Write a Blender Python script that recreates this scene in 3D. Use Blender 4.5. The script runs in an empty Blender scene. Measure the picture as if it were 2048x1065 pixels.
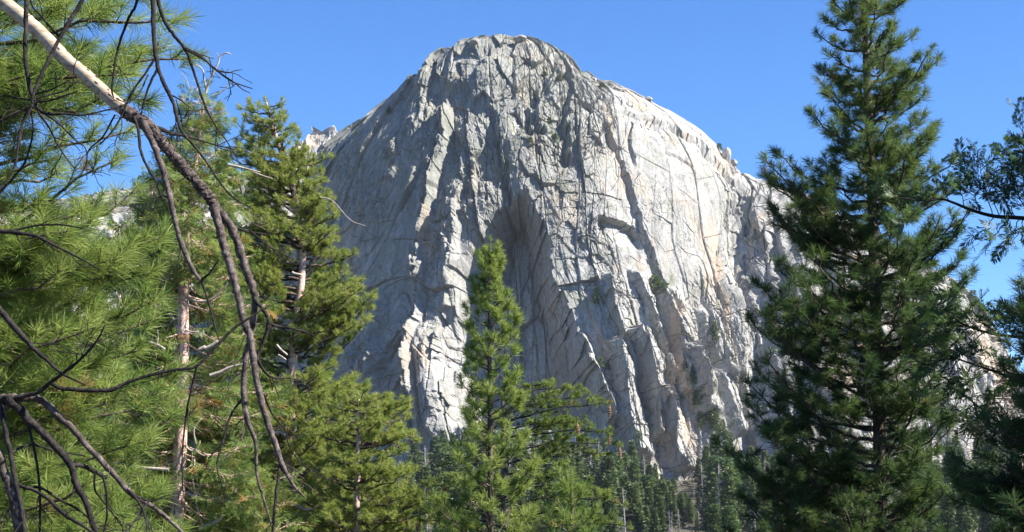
import bpy, math, random
import numpy as np
from mathutils import Vector, Matrix

SC = bpy.context.scene
COL = SC.collection
PI = math.pi
R = math.radians

# ------------------------------------------------------------------ camera
FPX = 3248.0            # focal length in pixels of the 2048 px wide photograph
PITCH = R(9.5)
CAMZ = 1.6
cd = bpy.data.cameras.new('camera')
cam = bpy.data.objects.new('camera', cd)
COL.objects.link(cam)
cam.location = (0, 0, CAMZ)
cam.rotation_euler = (R(90) + PITCH, 0, 0)
cd.sensor_width = 36.0
cd.lens = 36.0 * FPX / 2048.0
cd.clip_start = 0.1
cd.clip_end = 60000
SC.camera = cam
CP, SP = math.cos(PITCH), math.sin(PITCH)

def P(px, py, Y):
    """world point that stands Y metres ahead along the view of photo pixel (px, py)"""
    r = (px - 1024.0) / FPX
    u = (532.5 - py) / FPX
    dy = CP - u * SP
    dz = SP + u * CP
    k = Y / dy
    return Vector((r * k, Y, CAMZ + dz * k))

def Parr(px, py, Y):
    r = (px - 1024.0) / FPX
    u = (532.5 - py) / FPX
    dy = CP - u * SP
    dz = SP + u * CP
    k = Y / dy
    return np.stack([r * k, Y + 0 * k, CAMZ + dz * k], axis=-1)

def proj(p):
    """photo pixel of a world point"""
    x, y, z = p[0], p[1], p[2] - CAMZ
    fwd = y * CP + z * SP
    up = -y * SP + z * CP
    return 1024 + FPX * x / fwd, 532.5 - FPX * up / fwd

# ------------------------------------------------------------------ light
SUN_AZ = R(75)      # to the right of straight behind the viewer
SUN_EL = R(44)
world = bpy.data.worlds.new('World')
SC.world = world
world.use_nodes = True
nt = world.node_tree
bg = nt.nodes['Background']
sky = nt.nodes.new('ShaderNodeTexSky')
sky.sky_type = 'NISHITA'
sky.sun_disc = False
sky.sun_elevation = SUN_EL
# direction towards the sun
SDIR = Vector((math.cos(SUN_EL) * math.sin(SUN_AZ), -math.cos(SUN_EL) * math.cos(SUN_AZ), math.sin(SUN_EL)))
sky.sun_rotation = math.atan2(SDIR.x, SDIR.y)
sky.altitude = 3000
sky.air_density = 1.0
sky.dust_density = 0.0
sky.ozone_density = 3.0
hs = nt.nodes.new('ShaderNodeHueSaturation')
hs.inputs['Saturation'].default_value = 1.24
hs.inputs['Hue'].default_value = 0.506
nt.links.new(sky.outputs[0], hs.inputs['Color'])
nt.links.new(hs.outputs[0], bg.inputs[0])
bg.inputs[1].default_value = 0.09
sd = bpy.data.lights.new('sun', 'SUN')
so = bpy.data.objects.new('sun', sd)
COL.objects.link(so)
sd.energy = 5.0
sd.angle = R(0.5)
sd.color = (1.0, 0.945, 0.85)
so.rotation_euler = (-SDIR).to_track_quat('-Z', 'Y').to_euler()
SC.view_settings.view_transform = 'Standard'
SC.view_settings.look = 'None'
SC.view_settings.exposure = 1.5
SC.view_settings.gamma = 1.0
SC.render.engine = 'CYCLES'
SC.cycles.max_bounces = 6
SC.cycles.diffuse_bounces = 3
SC.cycles.transmission_bounces = 3
SC.cycles.transparent_max_bounces = 8
SC.cycles.caustics_reflective = False
SC.cycles.caustics_refractive = False

# ------------------------------------------------------------------ numpy helpers
def interp(pts):
    vs = np.array([p[0] for p in pts], float); us = np.array([p[1] for p in pts], float)
    return lambda v: np.interp(v, vs, us)

def hash2(ix, iy, seed=0):
    ix = ix.astype(np.int64); iy = iy.astype(np.int64)
    h = (ix * 374761393 + iy * 668265263 + seed * 2147483647 + 1013904223) & 0xFFFFFFFF
    h = ((h ^ (h >> 13)) * 1274126177) & 0xFFFFFFFF
    h = ((h ^ (h >> 16)) * 2246822519) & 0xFFFFFFFF
    h = h ^ (h >> 15)
    return (h & 0xFFFFFF) / float(0x1000000)

def vnoise(x, y, seed=0):
    """gradient noise, about -1..1"""
    ix = np.floor(x); iy = np.floor(y)
    fx = x - ix; fy = y - iy
    ux = fx * fx * fx * (fx * (fx * 6 - 15) + 10)
    uy = fy * fy * fy * (fy * (fy * 6 - 15) + 10)
    def g(dx, dy):
        a = hash2(ix + dx, iy + dy, seed) * 2 * PI
        return np.cos(a) * (fx - dx) + np.sin(a) * (fy - dy)
    n0 = g(0, 0) * (1 - ux) + g(1, 0) * ux
    n1 = g(0, 1) * (1 - ux) + g(1, 1) * ux
    return (n0 * (1 - uy) + n1 * uy) * 1.5

def fbm(x, y, oct=4, seed=0, gain=0.5):
    s = 0; a = 1.0
    for o in range(oct):
        s = s + a * vnoise(x, y, seed + o * 17)
        x = x * 2.03 + 11.3; y = y * 2.03 + 7.7; a *= gain
    return s

def voro(x, y, seed=0):
    """F1, F2 and the nearest cell's hash and offset"""
    ix = np.floor(x); iy = np.floor(y)
    f1 = np.full(x.shape, 9.0); f2 = np.full(x.shape, 9.0)
    cx = np.zeros(x.shape); cy = np.zeros(x.shape); ddx = np.zeros(x.shape); ddy = np.zeros(x.shape)
    for dx in (-1, 0, 1):
        for dy in (-1, 0, 1):
            jx = ix + dx; jy = iy + dy
            px = jx + hash2(jx, jy, seed); py = jy + hash2(jx, jy, seed + 5)
            ex = x - px; ey = y - py
            d = 0.45 * np.sqrt(ex * ex + ey * ey) + 0.55 * np.maximum(np.abs(ex), np.abs(ey))
            near = d < f1
            f2 = np.where(near, f1, np.minimum(f2, d))
            f1 = np.where(near, d, f1)
            cx = np.where(near, jx, cx); cy = np.where(near, jy, cy)
            ddx = np.where(near, ex, ddx); ddy = np.where(near, ey, ddy)
    return f1, f2, cx, cy, ddx, ddy

def sstep(a, b, x):
    t = np.clip((x - a) / (b - a), 0, 1)
    return t * t * (3 - 2 * t)

def mesh_np(name, V, faces, mat=None, parent=None, attrs=None, smooth=False):
    """faces: list of (n, k) index arrays"""
    me = bpy.data.meshes.new(name)
    V = np.ascontiguousarray(V, dtype=np.float32)
    me.vertices.add(len(V)); me.vertices.foreach_set('co', V.ravel())
    faces = [f for f in faces if len(f)]
    nl = sum(f.size for f in faces); nf = sum(len(f) for f in faces)
    me.loops.add(nl); me.polygons.add(nf)
    me.loops.foreach_set('vertex_index', np.concatenate([f.ravel() for f in faces]).astype(np.int32))
    tot = np.concatenate([np.full(len(f), f.shape[1]) for f in faces])
    st = np.concatenate([[0], np.cumsum(tot)[:-1]]).astype(np.int32)
    me.polygons.foreach_set('loop_start', st)
    me.polygons.foreach_set('use_smooth', np.full(nf, smooth, dtype=bool))
    me.update(calc_edges=True)
    for k, a in (attrs or {}).items():
        at = me.attributes.new(k, 'FLOAT', 'POINT')
        at.data.foreach_set('value', np.ascontiguousarray(a, dtype=np.float32))
    if mat: me.materials.append(mat)
    o = bpy.data.objects.new(name, me)
    COL.objects.link(o)
    if parent: o.parent = parent
    return o

def tag(o, label=None, cat=None, group=None, kind=None):
    if label: o['label'] = label
    if cat: o['category'] = cat
    if group: o['group'] = group
    if kind: o['kind'] = kind
    return o

def empty(name, loc, label, cat, group=None):
    o = bpy.data.objects.new(name, None); COL.objects.link(o)
    o.location = loc; o.empty_display_size = 0.2
    return tag(o, label, cat, group)

def copy_tree(o, parent=None):
    c = o.copy(); COL.objects.link(c)
    if parent: c.parent = parent
    for ch in list(o.children): copy_tree(ch, c)
    return c
# ------------------------------------------------------------------ materials
def new_mat(name):
    m = bpy.data.materials.new(name); m.use_nodes = True
    t = m.node_tree
    b = t.nodes['Principled BSDF']
    return m, t, b

def N(t, kind, **kw):
    n = t.nodes.new(kind)
    for k, v in kw.items(): setattr(n, k, v)
    return n

def ramp(t, src, stops):
    r = N(t, 'ShaderNodeValToRGB')
    e = r.color_ramp.elements
    while len(e) < len(stops): e.new(0.5)
    for k, (p, c) in enumerate(stops):
        e[k].position = p; e[k].color = (*c, 1) if len(c) == 3 else c
    t.links.new(src, r.inputs[0])
    return r.outputs[0]

def noise(t, scale, detail=4, rough=0.55, vec=None, dist=0.0):
    n = N(t, 'ShaderNodeTexNoise')
    n.inputs['Scale'].default_value = scale; n.inputs['Detail'].default_value = detail
    n.inputs['Roughness'].default_value = rough; n.inputs['Distortion'].default_value = dist
    if vec is not None: t.links.new(vec, n.inputs['Vector'])
    return n.outputs[0]

def mapping(t, scale, rot=(0, 0, 0)):
    tc = N(t, 'ShaderNodeTexCoord'); mp = N(t, 'ShaderNodeMapping')
    mp.inputs['Scale'].default_value = scale; mp.inputs['Rotation'].default_value = rot
    t.links.new(tc.outputs['Object'], mp.inputs[0])
    return mp.outputs[0]

def mix(t, fac, a, b, mode='MIX'):
    m = N(t, 'ShaderNodeMix', data_type='RGBA', blend_type=mode)
    for s, v in ((0, fac), (6, a), (7, b)):
        if hasattr(v, 'links') or hasattr(v, 'is_linked'): t.links.new(v, m.inputs[s])
        elif isinstance(v, (int, float)): m.inputs[s].default_value = v
        else: m.inputs[s].default_value = (*v, 1)
    return m.outputs[2]

def bump(t, b, h, strength, dist):
    n = N(t, 'ShaderNodeBump'); n.inputs['Strength'].default_value = strength
    n.inputs['Distance'].default_value = dist
    t.links.new(h, n.inputs['Height']); t.links.new(n.outputs[0], b.inputs['Normal'])
# ------------------------------------------------------------------ granite
def granite():
    m, t, b = new_mat('granite')
    v1 = mapping(t, (1, 1, 1))
    vs = mapping(t, (1, 1, 0.13))
    def tone(src, lo, hi, c0, c1): return ramp(t, src, [(lo, (c0,) * 3), (hi, (c1,) * 3)])
    big = noise(t, 0.022, 4, 0.6, v1)
    c = ramp(t, big, [(0.30, (0.315, 0.308, 0.292)), (0.5, (0.415, 0.403, 0.38)), (0.70, (0.36, 0.352, 0.335))])
    c = mix(t, tone(noise(t, 0.12, 5, 0.6, vs), 0.40, 0.60, 0.8, 0.0), c, (0.26, 0.252, 0.235))            # water streaks
    c = mix(t, tone(noise(t, 0.35, 8, 0.78, v1), 0.40, 0.54, 0.65, 0.0), c, (0.175, 0.173, 0.16))            # grey weathering
    c = mix(t, tone(noise(t, 0.05, 7, 0.72, v1, 0.6), 0.53, 0.66, 0.0, 0.7), c, (0.20, 0.215, 0.145))       # lichen
    c = mix(t, tone(noise(t, 0.035, 5, 0.65, vs, 0.8), 0.53, 0.68, 0.0, 0.8), c, (0.47, 0.345, 0.235))       # iron stain
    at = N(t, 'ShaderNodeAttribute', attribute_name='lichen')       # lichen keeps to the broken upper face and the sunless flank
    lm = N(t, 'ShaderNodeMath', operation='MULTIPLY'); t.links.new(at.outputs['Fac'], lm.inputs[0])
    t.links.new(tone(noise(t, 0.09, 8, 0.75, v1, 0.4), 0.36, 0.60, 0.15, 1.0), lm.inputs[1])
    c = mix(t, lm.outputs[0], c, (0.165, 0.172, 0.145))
    vd = mapping(t, (1, 1, 0.05))
    c = mix(t, tone(noise(t, 0.16, 6, 0.7, vd, 0.3), 0.56, 0.67, 0.0, 0.7), c, (0.105, 0.102, 0.092))
    # hairline joints
    warp = N(t, 'ShaderNodeTexNoise'); warp.inputs['Scale'].default_value = 0.12; warp.inputs['Detail'].default_value = 5
    t.links.new(v1, warp.inputs['Vector'])
    va = N(t, 'ShaderNodeVectorMath', operation='MULTIPLY_ADD'); va.inputs[1].default_value = (2.5, 2.5, 2.5)
    t.links.new(warp.outputs['Color'], va.inputs[0]); t.links.new(v1, va.inputs[2])
    def joints(scale, zs, width):
        mp = N(t, 'ShaderNodeMapping'); mp.inputs['Scale'].default_value = (1, 1, zs); t.links.new(va.outputs[0], mp.inputs[0])
        vo = N(t, 'ShaderNodeTexVoronoi', feature='DISTANCE_TO_EDGE'); vo.inputs['Scale'].default_value = scale
        t.links.new(mp.outputs[0], vo.inputs['Vector'])
        mr = N(t, 'ShaderNodeMapRange'); mr.inputs['From Max'].default_value = width
        t.links.new(vo.outputs['Distance'], mr.inputs['Value'])
        # only parts of the net of joints have opened
        ns = N(t, 'ShaderNodeMath', operation='MAXIMUM')
        t.links.new(mr.outputs[0], ns.inputs[0]); t.links.new(tone(noise(t, scale * 0.9, 3, 0.5, v1), 0.44, 0.56, 1.0, 0.0), ns.inputs[1])
        return ns.outputs[0]
    j1 = joints(0.10, 0.25, 0.03); j2 = joints(0.26, 0.4, 0.045)
    c = mix(t, tone(j1, 0.0, 1.0, 0.38, 0.0), c, (0.075, 0.075, 0.065))       # soil and lichen in the joints
    c = mix(t, tone(j2, 0.0, 1.0, 0.35, 0.0), c, (0.10, 0.10, 0.09))
    t.links.new(c, b.inputs['Base Color'])
    b.inputs['Roughness'].default_value = 0.9
    b.inputs['Specular IOR Level'].default_value = 0.25
    bn = noise(t, 0.55, 9, 0.74, v1)
    n1 = N(t, 'ShaderNodeBump'); n1.inputs['Strength'].default_value = 0.5; n1.inputs['Distance'].default_value = 0.7
    t.links.new(j1, n1.inputs['Height'])
    n2 = N(t, 'ShaderNodeBump'); n2.inputs['Strength'].default_value = 0.4; n2.inputs['Distance'].default_value = 0.5
    t.links.new(j2, n2.inputs['Height']); t.links.new(n1.outputs[0], n2.inputs['Normal'])
    n3 = N(t, 'ShaderNodeBump'); n3.inputs['Strength'].default_value = 0.6; n3.inputs['Distance'].default_value = 0.9
    t.links.new(bn, n3.inputs['Height']); t.links.new(n2.outputs[0], n3.inputs['Normal'])
    t.links.new(n3.outputs[0], b.inputs['Normal'])
    return m
M_ROCK = granite()

def pl(u, v, pts):
    """horizontal pixel distance from a polyline given as (u, v) points, v rising"""
    return u - np.interp(v, [p[1] for p in pts], [p[0] for p in pts])

def win(v, a, b, f=30):
    return sstep(a - f, a + f, v) * (1 - sstep(b - f, b + f, v))

def ridge(u, v, pts, h, wl, wr, f=25):
    d = pl(u, v, pts)
    return h * np.where(d < 0, np.clip(1 + d / wl, 0, 1), np.clip(1 - d / wr, 0, 1)) * win(v, pts[0][1], pts[-1][1], f)

def step(u, v, pts, D, e, L, f=40, pw=1.3):
    """left of the line the face falls back by D metres over e pixels and returns over L pixels"""
    d = -pl(u, v, pts)
    g = np.where(d < 0, 0, np.where(d < e, d / e, np.clip(1 - (d - e) / L, 0, 1) ** pw))
    return -D * g * win(v, pts[0][1], pts[-1][1], f)

def rstep(u, v, pts, D, e, L, f=40):
    """right of the line the face falls back"""
    d = pl(u, v, pts)
    g = np.where(d < 0, 0, np.where(d < e, d / e, np.clip(1 - (d - e) / L, 0, 1)))
    return -D * g * win(v, pts[0][1], pts[-1][1], f)

def ledge(u, v, pts, D, e, L, f=15):
    """below the line (given by u) the face falls back: an overhang"""
    d = v - np.interp(u, [p[0] for p in pts], [p[1] for p in pts])
    g = np.where(d < 0, 0, np.where(d < e, d / e, np.clip(1 - (d - e) / L, 0, 1)))
    return -D * g * win(u, pts[0][0], pts[-1][0], f)

def blocks(x, y, seed, tilt=1.0, off=0.7):
    """jointed rock: every cell is one flat face, stepped and tilted against its neighbours; some joints stand open"""
    f1, f2, cx, cy, dx, dy = voro(x, y, seed)
    a = hash2(cx, cy, seed + 47) * 2 * PI
    s = tilt * (0.1 + 1.3 * hash2(cx, cy, seed + 70) ** 2)
    h = s * (np.cos(a) * dx + np.sin(a) * dy) + (hash2(cx, cy, seed + 31) - 0.5) * 2 * off
    crack = np.clip(1 - (f2 - f1) / 0.07, 0, 1) * (hash2(cx, cy, seed + 90) > 0.45)
    return h, crack

def cells1(x, row, seed):
    """uneven intervals along x: index, distance from the nearest end, offset from the middle"""
    i = np.floor(x); best = np.full(x.shape, 9.0); sec = np.full(x.shape, 9.0); k = np.zeros(x.shape); dd = np.zeros(x.shape)
    for d in (-1, 0, 1):
        c = i + d + 0.15 + 0.7 * hash2(i + d, row, seed); e = np.abs(x - c); near = e < best
        sec = np.where(near, best, np.minimum(sec, e)); best = np.where(near, e, best)
        k = np.where(near, i + d, k); dd = np.where(near, x - c, dd)
    return k, (sec - best) / 2, dd

def columns(x, y, seed, wx_, wy_, tilt=1.0, off=0.6, cw=1.2, gap=0.5):
    """long joints: upright columns of uneven width broken across at uneven lengths; every piece one flat face"""
    c, ex, dx = cells1(x / wx_, 0 * x, seed)
    q, ey, dy = cells1(y / wy_ * (0.6 + 0.8 * hash2(c, 0 * c, seed + 3)) + 7 * hash2(c, 0 * c, seed + 4) + 0.35 * dx * (hash2(c, 0 * c, seed + 6) - 0.5) * 2, c, seed + 9)
    a = (hash2(c, q, seed + 11) - 0.5) * 2; b = (hash2(c, q, seed + 12) - 0.5) * 2
    h = (hash2(c, q, seed + 13) - 0.5) * 2 * off * 0.5 + (hash2(c, 0 * c, seed + 14) - 0.5) * 2 * off + tilt * (a * dx * 1.2 + b * dy * 0.5)
    op = hash2(c, 0 * c, seed + 15) > gap
    opy = hash2(c, q, seed + 16) > gap + 0.15
    crack = np.maximum(np.clip(1 - ex * wx_ / cw, 0, 1) * op, np.clip(1 - ey * wy_ / cw, 0, 1) * opy)
    return h, crack

SURF = []
LICHEN = []
def on_rock(px, py, s=0):
    """the point of a rock face seen at a photo pixel"""
    W, ok = SURF[s]
    x, y = proj((W[..., 0], W[..., 1], W[..., 2]))
    d = (x - px) ** 2 + (y - py) ** 2 + np.where(ok, 0, 1e9)
    k = np.unravel_index(np.argmin(d), d.shape)
    return W[k]

def dome_surface(xl, xr, y0, bulge, vtop, vbot, nv, nphi, relief, span=100):
    vv = vtop + (vbot - vtop) * np.linspace(0, 1, nv) ** 1.0
    ph = np.radians(np.concatenate([np.linspace(-span, span, nphi), np.linspace(span, 360 - span, 26)[1:-1]]))
    PH, VV = np.meshgrid(ph, vv)
    L = xl(VV); RR = xr(VV)
    c = (L + RR) / 2; a = (RR - L) / 2
    k = 0.315
    U = c + a * np.sin(PH)
    Y = y0(VV) + bulge * np.where(PH < 0, 1.95, 1.0) * a * k * (1 - np.cos(PH))
    W = Parr(U, VV, Y)
    # normals of the smooth body
    du = np.zeros_like(W); du[:, 1:-1] = W[:, 2:] - W[:, :-2]
    du[:, 0] = W[:, 1] - W[:, -1]; du[:, -1] = W[:, 0] - W[:, -2]
    dv = np.gradient(W, axis=0)
    n = np.cross(du, dv); n /= np.maximum(np.linalg.norm(n, axis=-1, keepdims=True), 1e-9)
    n *= np.sign((n * np.stack([np.sin(PH), -np.cos(PH), 0 * PH], -1)).sum(-1, keepdims=True) + 1e-9)
    UA = c + a * np.clip(PH, -2.2, 2.2) * 0.92         # arc coordinate for the texture of the relief
    H = relief(U, VV, UA, PH)
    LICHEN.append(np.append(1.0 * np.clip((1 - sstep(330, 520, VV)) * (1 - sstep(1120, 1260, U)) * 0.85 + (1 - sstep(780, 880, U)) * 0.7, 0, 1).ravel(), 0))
    W = W + n * H[..., None]
    nr, ncol = PH.shape
    idx = np.arange(nr * ncol).reshape(nr, ncol)
    nx = np.roll(idx, -1, axis=1)
    q = np.stack([idx[:-1], idx[1:], nx[1:], nx[:-1]], -1).reshape(-1, 4)
    SURF.append((W, np.abs(PH) < 1.5))
    V = W.reshape(-1, 3)
    V = np.vstack([V, V[:ncol].mean(0) ])
    cap = np.stack([np.full(ncol, len(V) - 1), idx[0], nx[0]], -1)
    return V, [q, cap]

def corner_mask(U, V):
    return sstep(900, 930, U) * (1 - sstep(1090, 1130, U)) * sstep(430, 480, V) * (1 - sstep(800, 850, V))

def relief_main(U, V, A, PH):
    fade = np.where(np.abs(PH) < 1.75, 1.0, 0.25)
    wx = fbm(A / 90, V / 120, 3, 3) ; wy = fbm(A / 90, V / 120, 3, 9)
    upper = (1 - sstep(430, 560, V)) * (1 - sstep(1130, 1260, U)) * sstep(820, 900, U)
    slab = sstep(1180, 1270, U) * (1 - sstep(1440, 1500, U)) * sstep(150, 215, V) * (1 - sstep(520, 620, V))
    lower = sstep(500, 620, V) * sstep(1100, 1160, U)
    left = 1 - sstep(800, 880, U)
    top = 1 - sstep(120, 240, V)
    h = np.zeros_like(U)
    # calm slabs alternate with broken ground
    bro = sstep(-0.15, 0.45, fbm(A / 110 + 3.3, V / 150, 3, 71))
    bro = np.clip(0.12 + 0.75 * bro + 0.55 * upper + 0.35 * top - 0.55 * slab - 0.35 * corner_mask(U, V), 0.06, 1.2)
    sh = A - 0.10 * (V - 400) - 0.18 * np.clip(V - 480, 0, 999) * sstep(1080, 1200, U) + 0.25 * (V - 400) * left
    def angular(cx, cy, seed, f):
        """a rib function sampled block by block, so that its slopes break into faces"""
        q = voro((sh + 1.5 * wx) / cx, (V + 2 * wy) / cy, seed)
        return f(sh - q[4] * cx * 0.85, V - q[5] * cy * 0.85)
    fr = lambda x, y: fbm(x / 85, y / 420, 2, 21)
    rib = 0.55 * angular(48, 85, 611, fr) + 0.35 * angular(24, 50, 619, fr) + 0.10 * fr(sh, V)
    h += 6.5 * rib * (1 - 0.35 * upper) * (1 - 0.8 * slab) * (1 - 0.55 * left)
    f2_ = lambda x, y: 1 - np.abs(fbm(x / 40, y / 300, 2, 27)) * 1.6
    rib2 = angular(22, 60, 613, f2_)
    h += 2.0 * rib2 * (1 - 0.9 * slab) * (0.25 + 0.6 * lower + 0.1 * upper)
    # long joints: columns and slabs, faces almost in one plane
    bend = 14 * fbm(A / 260, V / 330, 2, 33)
    sl = sh + bend + 0.42 * (V - 300) * left
    b1, c1 = columns(sl, V, 101, 78, 170, 1.0, 0.8, 2.2, 0.35)
    e2, k2 = columns(sl + 0.12 * V, V + 0.3 * sl, 505, 33, 105, 1.0, 0.7, 1.8, 0.45)
    e3, k3 = columns(sl - 0.08 * V, V - 0.2 * sl, 507, 15, 60, 1.0, 0.6, 1.5, 0.5)
    col = 1 - 0.5 * upper
    h += col * (1 - 0.75 * slab) * (1 - 0.2 * left) * (3.6 * b1 - 2.6 * c1)
    h += col * (0.4 + 0.6 * np.clip(bro, 0, 1)) * (1 - 0.8 * slab) * (2.3 * e2 - 2.0 * k2)
    h += col * (0.15 + 0.75 * np.clip(bro, 0, 1)) * (1 - 0.85 * slab) * (1.2 * e3 - 1.1 * k3)
    # broken ground: smaller blocks
    b2, c2 = blocks((sh + 3 * wx) / 33, (V + 4 * wy) / 40, 202)
    b3, c3 = blocks(sh / 13, V / 19, 303)
    b4, c4 = blocks(sh / 6.5, V / 9.5, 404)
    h += np.clip(bro - 0.12, 0, 2) * (1 + 0.35 * upper) * (2.5 * b2 - 1.4 * c2)
    h += np.clip(bro - 0.12, 0, 2) * (1.2 * b3 - 0.8 * c3)
    h += bro * (0.5 * b4 - 0.35 * c4)
    h += (0.10 + 0.2 * bro) * fbm(A / 9, V / 13, 3, 77)
    # slanting flakes on the shaded flank
    fl = A + 0.55 * V
    h += left * 2.2 * angular(30, 44, 615, lambda x, y: np.abs(fbm((x + 0.5 * y) / 70, (y - 0.5 * x) / 260, 2, 35)))
    # ---- the features one can name on the face; their lines run jagged along the joints
    cu = voro((A + 0.1 * V) / 17, V / 27, 404)
    cw = voro((A + 0.1 * V) / 44, V / 70, 405)
    jag = (1 - 0.55 * slab)
    U0, V0 = U, V
    U = U + jag * (4.5 * (hash2(cu[2], cu[3], 1) - 0.5) * 2 + 5.0 * (hash2(cw[2], cw[3], 2) - 0.5) * 2 + 4 * fbm(A / 50, V / 60, 2, 91))
    V = V + jag * 6.0 * (hash2(cu[2], cu[3], 3) - 0.5) * 2
    # white rib
    Ur = 0.35 * U0 + 0.65 * U
    h += ridge(Ur, V0, [(894, 205), (891, 260), (884, 300), (871, 350), (859, 420), (851, 470), (845, 520), (842, 600), (838, 700), (834, 800)], 9.5, 20, 6) * (0.55 + 0.9 * hash2(cu[2], cu[3], 5))
    h += ridge(Ur, V0, [(930, 320), (914, 400), (906, 470), (904, 560), (898, 640)], 8, 52, 9, 30)
    h += ridge(U, V, [(884, 235), (872, 330), (860, 420)], 3, 20, 7)
    h += ridge(U, V, [(888, 450), (890, 500), (893, 560)], 5, 20, 8, 12)
    h += ridge(U, V, [(765, 590), (757, 650), (750, 740), (742, 800)], 8, 34, 16)
    h += ridge(U, V, [(705, 690), (700, 760)], 6, 30, 12)
    # great shaded corner in the middle
    us = np.interp(V, [380, 450, 540, 620, 700, 790, 860], [1050, 1092, 1112, 1140, 1165, 1195, 1220])
    ul = np.interp(V, [385, 450, 540, 620, 700, 800, 860], [1015, 958, 900, 880, 872, 885, 900])
    d = us - U; lt = us - ul
    h -= 46 * np.where(d < 0, 0, np.where(d < 26, d / 26, np.clip((lt - d) / (0.26 * lt), 0, 1))) * win(V, 392, 850, 10)
    h += step(U, V, [(1012, 330), (1022, 380), (1012, 440), (1010, 520)], 10, 12, 110, 20)
    h += step(U, V, [(985, 210), (1000, 260), (1008, 320)], 7, 10, 70, 20)
    # bright apron low on the left wall
    h += ridge(U, V, [(852, 650), (858, 720), (866, 800), (872, 880)], 10, 50, 36, 30)
    # crack lines through the shade
    for pts in ([(890, 430), (890, 640), (905, 830)], [(1015, 500), (1018, 640), (1022, 780)], [(1068, 470), (1080, 600), (1098, 700)], [(950, 360), (952, 470)]):
        h -= 2.0 * np.clip(1 - np.abs(pl(U, V, pts)) / 5, 0, 1) * win(V, pts[0][1], pts[-1][1], 10)
    # block field between: gullies cut back to the left
    h += step(U, V, [(905, 250), (925, 300), (935, 380)], 6, 9, 60, 20)
    h += step(U, V, [(1085, 170), (1078, 220), (1092, 270)], 7, 9, 60, 15)
    h += step(U, V, [(1060, 225), (1062, 268)], 7, 6, 40, 8)
    h += step(U, V, [(1140, 190), (1135, 250), (1150, 330)], 8, 9, 60, 20)
    h += step(U, V, [(1120, 110), (1110, 150), (1095, 190)], 5, 8, 50, 15)
    h += step(U, V, [(975, 95), (962, 140), (948, 190)], 5, 8, 60, 15)
    h += step(U, V, [(1035, 90), (1030, 140), (1040, 190)], 4, 8, 50, 15)
    # cracks and shells on the pale slab
    h += step(U, V, [(1215, 245), (1240, 290), (1256, 340), (1282, 420), (1306, 500), (1328, 560), (1362, 640)], 4.5, 7, 60, 15)
    h += step(U, V, [(1268, 240), (1262, 290), (1275, 330)], 2.5, 5, 40, 12)
    h += step(U, V, [(1255, 330), (1300, 335)], 0, 5, 40, 12)
    h += rstep(U, V, [(1395, 300), (1440, 340), (1478, 390), (1490, 440)], 3.5, 8, 70, 12)
    h += ledge(U, V, [(1290, 232), (1340, 246), (1400, 280), (1450, 328), (1488, 378)], 4.0, 7, 60)
    h += ledge(U, V, [(1195, 436), (1235, 440), (1270, 448), (1288, 466)], 7, 6, 50, 8)
    h += ledge(U, V, [(1170, 205), (1240, 212), (1330, 240)], 3, 6, 30)
    h += ledge(U, V, [(1130, 168), (1200, 186), (1290, 210)], 3, 6, 30)
    h += ledge(U, V, [(1330, 300), (1360, 310), (1385, 332)], 1.8, 4, 25, 6)
    # grooves at the right edge of the slab
    h += ridge(U, V, [(1448, 480), (1440, 560), (1455, 640)], -6, 16, 12, 25)
    h += step(U, V, [(1492, 400), (1488, 470), (1500, 560), (1540, 660)], 6, 12, 50, 30)
    # pillars low down on the right
    for pts, hh, wl, wr in (
            ([(1142, 672), (1160, 720), (1185, 775), (1205, 850)], 20, 13, 30),
            ([(1222, 690), (1232, 770), (1240, 850), (1262, 920)], 16, 16, 42),
            ([(1254, 670), (1275, 720), (1292, 790), (1300, 880)], 19, 12, 38),
            ([(1262, 548), (1285, 610), (1320, 690), (1340, 750)], 9, 10, 45),
            ([(1318, 575), (1335, 640), (1352, 720), (1372, 790)], 11, 10, 42),
            ([(1205, 560), (1215, 620), (1230, 680)], 10, 10, 40),
            ([(1362, 700), (1385, 760), (1400, 830)], 12, 12, 46),
            ([(1300, 790), (1325, 860), (1350, 950)], 13, 12, 46),
            ([(1430, 740), (1455, 800), (1480, 870)], 9, 12, 40),
            ([(1400, 620), (1430, 700), (1460, 760)], 7, 12, 40)):
        h += ridge(0.5 * U + 0.5 * U0, V, pts, hh * 0.95, wl, wr * 1.15, 10)
    h += step(U, V, [(1232, 660), (1262, 720), (1290, 800)], 0, 10, 40)
    # summit boulders
    h += top * 2.0 * b2
    e = np.interp(V, [70, 90, 140, 260], [0.30, 0.40, 0.65, 1.0])
    return h * fade * e

xl_main = interp([(72, 992), (75, 970), (79, 950), (86, 924), (96, 902), (110, 880), (130, 856), (150, 840), (175, 822), (205, 786), (225, 758), (245, 729), (275, 690), (300, 661), (335, 638), (380, 616), (450, 592), (520, 572), (600, 545), (700, 500), (800, 450), (900, 400), (1020, 340)])
xr_main = interp([(72, 1010), (75, 1036), (79, 1054), (86, 1076), (96, 1100), (110, 1124), (125, 1142), (150, 1168), (165, 1196), (180, 1246), (200, 1298), (225, 1343), (250, 1380), (265, 1402), (290, 1430), (320, 1460), (345, 1478), (380, 1492), (430, 1502), (500, 1512), (600, 1545), (700, 1570), (800, 1600), (900, 1640), (1020, 1690)])
y0_main = interp([(66, 1152), (90, 1130), (150, 1098), (250, 1064), (400, 1038), (700, 1012), (950, 995), (1020, 985)])
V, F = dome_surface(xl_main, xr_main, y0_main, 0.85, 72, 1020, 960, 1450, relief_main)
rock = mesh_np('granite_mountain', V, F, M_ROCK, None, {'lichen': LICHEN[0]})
tag(rock, 'pale grey granite dome rising above the pine forest, its left flank in shade', 'mountain', kind='structure')

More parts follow.
